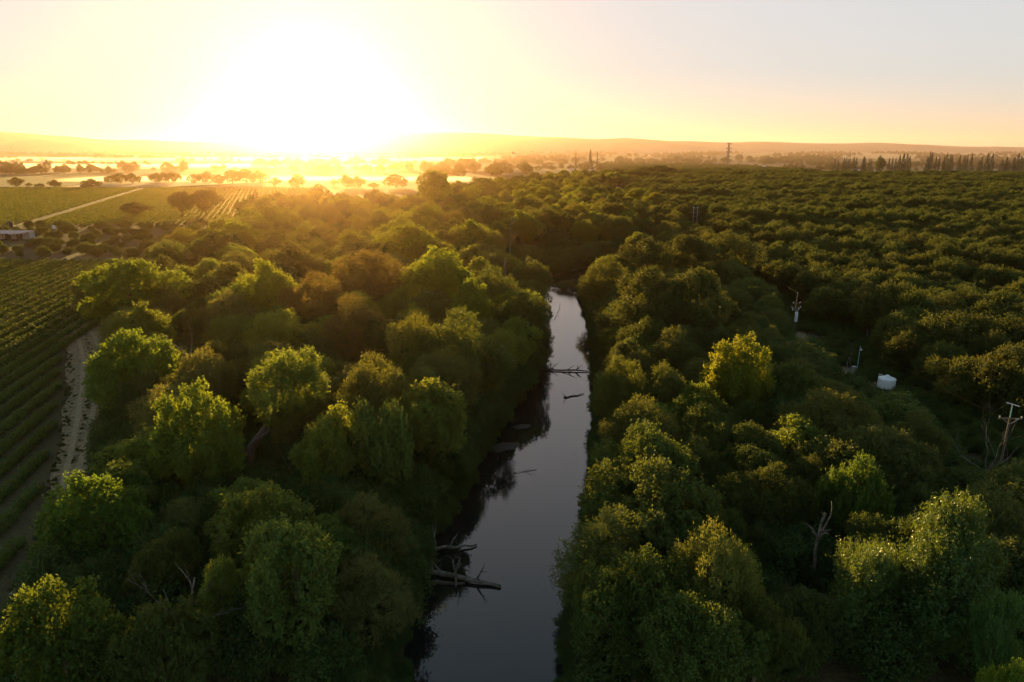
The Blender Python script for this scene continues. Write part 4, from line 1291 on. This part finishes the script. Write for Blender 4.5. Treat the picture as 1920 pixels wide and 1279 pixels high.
def scatter(name, pts, meshes, smin, smax, zs, color, seed):
    """one object that grows a mesh at each of its points (geometry nodes)"""
    me = bpy.data.meshes.new(name)
    me.from_pydata([(x, y, float(ground_z(x, y))) for x, y in pts], [], [])
    at = me.attributes.new('size', 'FLOAT_VECTOR', 'POINT')
    qs = np.random.RandomState(seed)
    P = np.array(pts)
    lf = 1+0.16*np.sin(P[:, 0]*0.021+P[:, 1]*0.045+seed)*np.sin(P[:, 1]*0.017-P[:, 0]*0.011)+0.08*np.sin(P[:, 0]*0.09)*np.sin(P[:, 1]*0.083)
    xy = qs.uniform(smin, smax, len(P)); zz = qs.uniform(smin, smax, len(P))*zs*lf
    at.data.foreach_set('vector', np.stack([xy, xy, zz], 1).astype(np.float32).ravel())
    o = obj(name, me); o.color = (*color, 1)
    ng = bpy.data.node_groups.new(name, 'GeometryNodeTree')
    ng.interface.new_socket('Geometry', in_out='INPUT', socket_type='NodeSocketGeometry')
    ng.interface.new_socket('Geometry', in_out='OUTPUT', socket_type='NodeSocketGeometry')
    gi = ng.nodes.new('NodeGroupInput'); go = ng.nodes.new('NodeGroupOutput')
    ip = ng.nodes.new('GeometryNodeInstanceOnPoints'); ip.inputs['Pick Instance'].default_value = True
    jn = ng.nodes.new('GeometryNodeGeometryToInstance')
    for so in meshes:
        oi = ng.nodes.new('GeometryNodeObjectInfo'); oi.inputs['Object'].default_value = so; oi.transform_space = 'ORIGINAL'
        ng.links.new(oi.outputs['Geometry'], jn.inputs[0])
    rv = ng.nodes.new('FunctionNodeRandomValue'); rv.data_type = 'FLOAT_VECTOR'
    rv.inputs[0].default_value = (0, 0, 0); rv.inputs[1].default_value = (0, 0, 6.28); rv.inputs['Seed'].default_value = seed
    rs_ = ng.nodes.new('GeometryNodeInputNamedAttribute'); rs_.data_type = 'FLOAT_VECTOR'; rs_.inputs['Name'].default_value = 'size'
    ri = ng.nodes.new('FunctionNodeRandomValue'); ri.data_type = 'INT'
    ri.inputs[4].default_value = 0; ri.inputs[5].default_value = len(meshes)-1; ri.inputs['Seed'].default_value = seed+2
    L = ng.links.new
    L(gi.outputs[0], ip.inputs['Points']); L(jn.outputs[0], ip.inputs['Instance'])
    L(rv.outputs[0], ip.inputs['Rotation']); L(rs_.outputs[0], ip.inputs['Scale']); L(ri.outputs[2], ip.inputs['Instance Index'])
    L(ip.outputs[0], go.inputs[0])
    md = o.modifiers.new('scatter', 'NODES'); md.node_group = ng
    return o


# donors for the scatters: crowns of trees that already stand in the scene
dn = []
seen = set()
for t in ODONOR:
    c = [ch for ch in t.children if ch.name.startswith('crown')][0]
    if c.data.name not in seen: seen.add(c.data.name); dn.append(c)
o = scatter('orchard_canopy', far, dn, 0.85, 1.45, 0.86, (0.74, 0.70, 0.6), 4)
tag(o, 'unbroken walnut orchard canopy stretching right towards the conifer row', 'orchard', kind='stuff')

up_ = []
for _ in range(9000):
    y = q.uniform(46, 300); x = q.uniform(-150, 80)
    if not in_frame(x, y, 2) or not (left_in(x, y) or right_in(x, y)): continue
    if not ok(x, y, 0.0, 0.35) or not clear(x, y, 4.0, 4.5) or any((a-x)**2+(b-y)**2 < 4.5 for a, b in up_[-400:]): continue
    up_.append((x, y))
lb_ = []
PATCH = [(*G(1505, 632), 5.0), (*G(1594, 696), 3.5), (*G(1660, 728), 3.2), (*G(1805, 860), 2.6)]
for _ in range(2600):
    y = q.uniform(50, 250); x = q.uniform(54, 92)
    if not (np.interp(y, [40, 86, 172, 205, 260], [54, 57, 60, 65, 74]) < x < orch_left(y)+5) or not in_frame(x, y, 2): continue
    if any((a-x)**2+(b-y)**2 < c*c for a, b, c in PATCH) or not clear(x, y, 1.6, 1.9) or any((a-x)**2+(b-y)**2 < 1.2 for a, b in lb_[-300:]): continue
    lb_.append((x, y))
for _ in range(1500):
    y = q.uniform(40, 225); l_, r_ = river(y); x = q.choice((l_-q.uniform(0.0, 6), r_+q.uniform(0.0, 4)))
    if not in_frame(x, y, 2) or not clear(x, y, 1.2, 1.2): continue
    lb_.append((x, y))
sh_, seen = [], set()
for o_ in list(bpy.data.objects):
    if o_.name.startswith('shrub') and o_.parent is None:
        for ch in o_.children:
            if ch.name.startswith('crown') and ch.data.name not in seen: seen.add(ch.data.name); sh_.append(ch)
o = scatter('undergrowth', up_, sh_, 0.7, 1.5, 1.0, (0.85, 0.95, 0.85), 12)
tag(o, 'tangled dark undergrowth covering the floor of both woods', 'undergrowth', kind='stuff')

o = scatter('low_brush', lb_, sh_, 0.30, 0.55, 1.0, (0.85, 0.95, 0.8), 15)
tag(o, 'low weedy brush over the river banks and the verges of the orchard track', 'brush', kind='stuff')

tw_ = []
for (xa, ya, wa), (xb, yb, wb) in zip(TRK[:-1], TRK[1:]):
    for _ in range(int(math.hypot(xb-xa, yb-ya)*5)):
        t = q.random(); w_ = wa+(wb-wa)*t
        side = q.choice((-0.5, 0.0, 0.5, -0.56, 0.56, 0.62))*w_+q.gauss(0, 0.35)
        tw_.append((xa+(xb-xa)*t+side, ya+(yb-ya)*t))
o = scatter('track_weeds', tw_, sh_, 0.035, 0.10, 0.8, (1.15, 1.0, 0.7), 17)
tag(o, 'dry weeds along the edges and the middle of the dirt track', 'weeds', kind='stuff')

# ---------------------------------------------------------------- the plain: conifers, hedgerow trees, far wood
def conifer_data(seed, h, r):
    q_ = np.random.RandomState(seed)
    n = 1500
    t = q_.uniform(0, 1, n)**0.8
    a = q_.uniform(0, 6.283, n)
    tier = 0.78+0.22*np.sin(t*h*1.3)+0.12*np.sin(a*3+t*9)
    rr = r*(1-t)**0.75*tier*np.sqrt(q_.uniform(0.15, 1, n))+0.15
    c = np.stack([np.cos(a)*rr, np.sin(a)*rr, 0.6+t*(h-0.6)], 1)
    ax = np.stack([np.cos(a), np.sin(a), q_.uniform(-0.5, 0.4, n)], 1)+q_.normal(0, .3, (n, 3))
    nr = np.tile([0, 0, 1.0], (n, 1))+q_.normal(0, 0.6, (n, 3))
    s = 1.5*(1-0.5*t)*q_.uniform(0.7, 1.3, n)
    return c, ax, nr, s, s*0.7, q_.uniform(0, 1, n)


CON = [leaf_mesh('conifer_crown', *conifer_data(80+i, 36, 5.5+0.5*i), M['conifer']) for i in range(3)]
COT = MB().tube([(0, 0, -1), (0, 0, 8), (0, 0, 33)], [0.7, 0.5, 0.1], 8).mesh('conifer_trunk', M['bark'])
for px, py, wpx in [(1563, 297, 8), (1569, 297, 7), (1580, 294, 8), (1584, 294, 7), (1588, 296, 6), (1591, 295, 7), (1598, 292, 9), (1603, 293, 8), (1616, 292, 11), (1619, 294, 8), (1627, 295, 7), (1631, 295, 7),
                    (1664, 295, 8), (1670, 294, 8), (1676, 294, 7), (1683, 290, 12), (1690, 287, 13), (1697, 288, 13), (1702, 291, 10), (1739, 285, 10), (1743, 285, 10), (1735, 292, 10), (1751, 292, 8), (1757, 292, 7),
                    (1766, 291, 9), (1771, 286, 10), (1777, 289, 10), (1781, 289, 9), (1795, 290, 10), (1804, 290, 10), (1809, 289, 9), (1817, 287, 9), (1833, 297, 9), (1837, 292, 8), (1847, 287, 12), (1856, 287, 12),
                    (1876, 297, 12), (1883, 292, 9), (1888, 298, 9), (1897, 293, 10), (1904, 287, 12), (1910, 291, 12), (1917, 286, 13), (1930, 288, 12)]:
    D = 1320+rnd.uniform(-60, 60)
    dd = D*cp+CAM_H*sp_
    h = CAM_H-(py-283)/1280*1.04*D
    t = empty('conifer_tree', ((px-960)/F*dd, D, 0), rnd.uniform(0, 6)); w = wpx/F*dd
    t.scale = (w/11.5*1.25, w/11.5*1.25, h/36)
    obj('crown', CON[rnd.randrange(3)], t); obj('trunk', COT, t)
    tag(t, 'dark pointed conifer in the row along the right skyline', 'tree', 'conifers of the right skyline')
for px, py, wpx, lab in ((1648, 291, 22, 'umbrella shaped tree in the conifer row'),):
    D = 1320; dd = D*cp+CAM_H*sp_; h = CAM_H-(py-283)/1280*1.04*D
    tree('far_tree', 'umbrella_tree', (px-960)/F*dd, D, h, wpx/F*dd, lab, 'tree', color=(.75, .8, .7))
for px, py, D, wpx, lab in ((1079, 281, 1500, 5, 'lone hazy spire tree left of the dark pyramid tree'), (1106, 280, 1480, 12, 'dark pyramid shaped tree on the hazy horizon'), (1119, 283, 1480, 6, 'hazy spire tree right of the dark pyramid tree')):
    dd = D*cp+CAM_H*sp_; h = CAM_H-(py-283)/1280*1.04*D
    t = empty('conifer_tree', ((px-960)/F*dd, D, 0)); w = wpx/F*dd; t.scale = (w/11.5*1.2, w/11.5*1.2, h/36)
    obj('crown', CON[0], t); obj('trunk', COT, t); tag(t, lab, 'tree')


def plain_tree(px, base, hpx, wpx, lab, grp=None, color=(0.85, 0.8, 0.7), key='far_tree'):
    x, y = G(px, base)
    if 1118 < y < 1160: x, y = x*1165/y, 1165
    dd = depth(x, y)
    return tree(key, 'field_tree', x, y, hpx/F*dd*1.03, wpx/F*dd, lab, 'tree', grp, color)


ROWT = [(32, 350, 17, 28, 'round dark tree left of the pale dry field'), (54, 350, 7, 14, 'small bush right of the round dark tree'), (75, 352, 8, 16, 'low bush left of the squarish tree'), (103, 352, 14, 22, 'squarish dark tree on the left edge of the pale dry field'),
        (172, 352, 16, 34, 'rounded bush at the right edge of the pale dry field'), (162, 353, 8, 20, 'low bush at the corner of the pale dry field'), (208, 344, 14, 26, 'left crown of the first dark clump behind the far vineyard'), (226, 344, 19, 34, 'middle crown of the first dark clump behind the far vineyard'), (248, 344, 18, 32, 'right crown of the first dark clump behind the far vineyard'),
        (292, 343, 18, 30, 'left crown of the second dark clump behind the far vineyard'), (310, 342, 18, 28, 'middle crown of the second dark clump behind the far vineyard'), (326, 343, 19, 26, 'right crown of the second dark clump behind the far vineyard'),
        (364, 344, 17, 26, 'leftmost crown of the long clump in the sun haze'), (386, 344, 21, 36, 'second crown of the long clump in the sun haze'), (412, 346, 18, 28, 'low middle crown of the long clump in the sun haze'), (436, 344, 24, 34, 'tall crown of the long clump in the sun haze'), (462, 344, 26, 40, 'tallest crown of the long clump in the sun haze'), (490, 345, 24, 36, 'fourth large crown of the long clump in the sun haze'), (516, 348, 15, 24, 'small last crown of the long clump in the sun haze'),
        (560, 352, 24, 36, 'domed tree glowing below the sun'), (626, 348, 12, 14, 'tiny tree below the sun left of the wide dome'), (652, 352, 24, 38, 'wide domed tree in the gold haze'), (672, 352, 22, 36, 'right half crown of the wide domed pair'), (700, 353, 10, 24, 'low bush right of the wide domed pair'), (743, 352, 24, 44, 'round tree in gold haze left of the very tall cottonwood'),
        (600, 376, 30, 36, 'ragged dark tree poking over the wood below the sun'), (480, 392, 33, 24, 'slim green tree poking over the wood edge')]
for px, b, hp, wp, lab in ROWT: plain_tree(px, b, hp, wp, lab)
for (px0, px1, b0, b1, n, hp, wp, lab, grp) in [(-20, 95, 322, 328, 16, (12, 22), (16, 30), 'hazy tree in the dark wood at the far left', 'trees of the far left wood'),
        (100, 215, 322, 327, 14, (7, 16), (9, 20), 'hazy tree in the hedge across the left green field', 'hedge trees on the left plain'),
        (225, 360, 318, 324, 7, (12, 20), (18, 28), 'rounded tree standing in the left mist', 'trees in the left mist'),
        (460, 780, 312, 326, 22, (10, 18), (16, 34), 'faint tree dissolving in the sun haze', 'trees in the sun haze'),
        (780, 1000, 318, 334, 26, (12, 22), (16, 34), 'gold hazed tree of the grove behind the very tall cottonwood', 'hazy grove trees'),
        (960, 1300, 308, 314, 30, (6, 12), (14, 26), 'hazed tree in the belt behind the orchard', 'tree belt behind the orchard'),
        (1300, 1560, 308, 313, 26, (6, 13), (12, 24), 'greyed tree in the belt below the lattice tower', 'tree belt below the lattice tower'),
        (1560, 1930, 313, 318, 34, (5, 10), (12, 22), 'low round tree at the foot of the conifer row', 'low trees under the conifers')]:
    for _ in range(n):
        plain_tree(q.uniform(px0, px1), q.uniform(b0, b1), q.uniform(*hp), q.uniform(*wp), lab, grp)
ft = [ch for o_ in list(bpy.data.objects) if o_.name.startswith('field_tree') for ch in o_.children if ch.name.startswith('crown')]
dn, seen = [], set()
for c in ft:
    if c.data.name not in seen: seen.add(c.data.name); dn.append(c)
pts = []
for _ in range(15000):
    y = 1500+2050*q.random()**0.8
    x = q.uniform(-0.85, 0.85)*y
    if x < -0.1*y and y < 2300 and q.random() < 0.75: continue
    # trees gather along field edges
    v = math.sin(x*0.011+y*0.004)*math.sin(y*0.0095-x*0.002)+0.6*math.sin(y*0.021+x*0.0007)
    if v > 0.5 and y > 1500: pts.append((x, y))
    if len(pts) > 2600: break
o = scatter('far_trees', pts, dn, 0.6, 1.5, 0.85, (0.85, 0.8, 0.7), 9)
tag(o, 'countless small hazy trees scattered over the far plain', 'far trees', kind='stuff')

# ---------------------------------------------------------------- air
def volume_box(name, lo, hi, density, color, g):
    m = bpy.data.materials.new(name)
    m.use_nodes = True
    nt = m.node_tree
    nt.nodes.remove(nt.nodes['Principled BSDF'])
    pv = node(nt, 'ShaderNodeVolumePrincipled')
    pv.inputs['Color'].default_value = (*color, 1)
    pv.inputs['Density'].default_value = density
    pv.inputs['Anisotropy'].default_value = g
    nt.links.new(pv.outputs[0], nt.nodes['Material Output'].inputs['Volume'])
    o = MB().box(lo, hi).build(name, m)
    return tag(o, kind='stuff')


volume_box('haze', (-7000, -400, -8), (7000, 7200, 172), 0.000036, (1.0, 0.61, 0.38), 0.89)
volume_box('valley_haze', (-6800, 1140, -6), (6800, 7000, 165), 0.00009, (1.0, 0.74, 0.70), 0.42)
volume_box('ground_mist', (-640, 972, -3), (-60, 1100, 4.5), 0.0045, (1.0, 0.92, 0.75), 0.6)
volume_box('ground_mist', (-1700, 1640, -3), (-260, 1980, 9), 0.0030, (1.0, 0.92, 0.75), 0.6)
volume_box('ground_mist', (-2600, 2150, -3), (-100, 2900, 20), 0.0014, (1.0, 0.92, 0.75), 0.6)
print('rows', nrow, nf, 'fill', nfill, 'orchard', len(near), len(far), 'plain', len(pts))
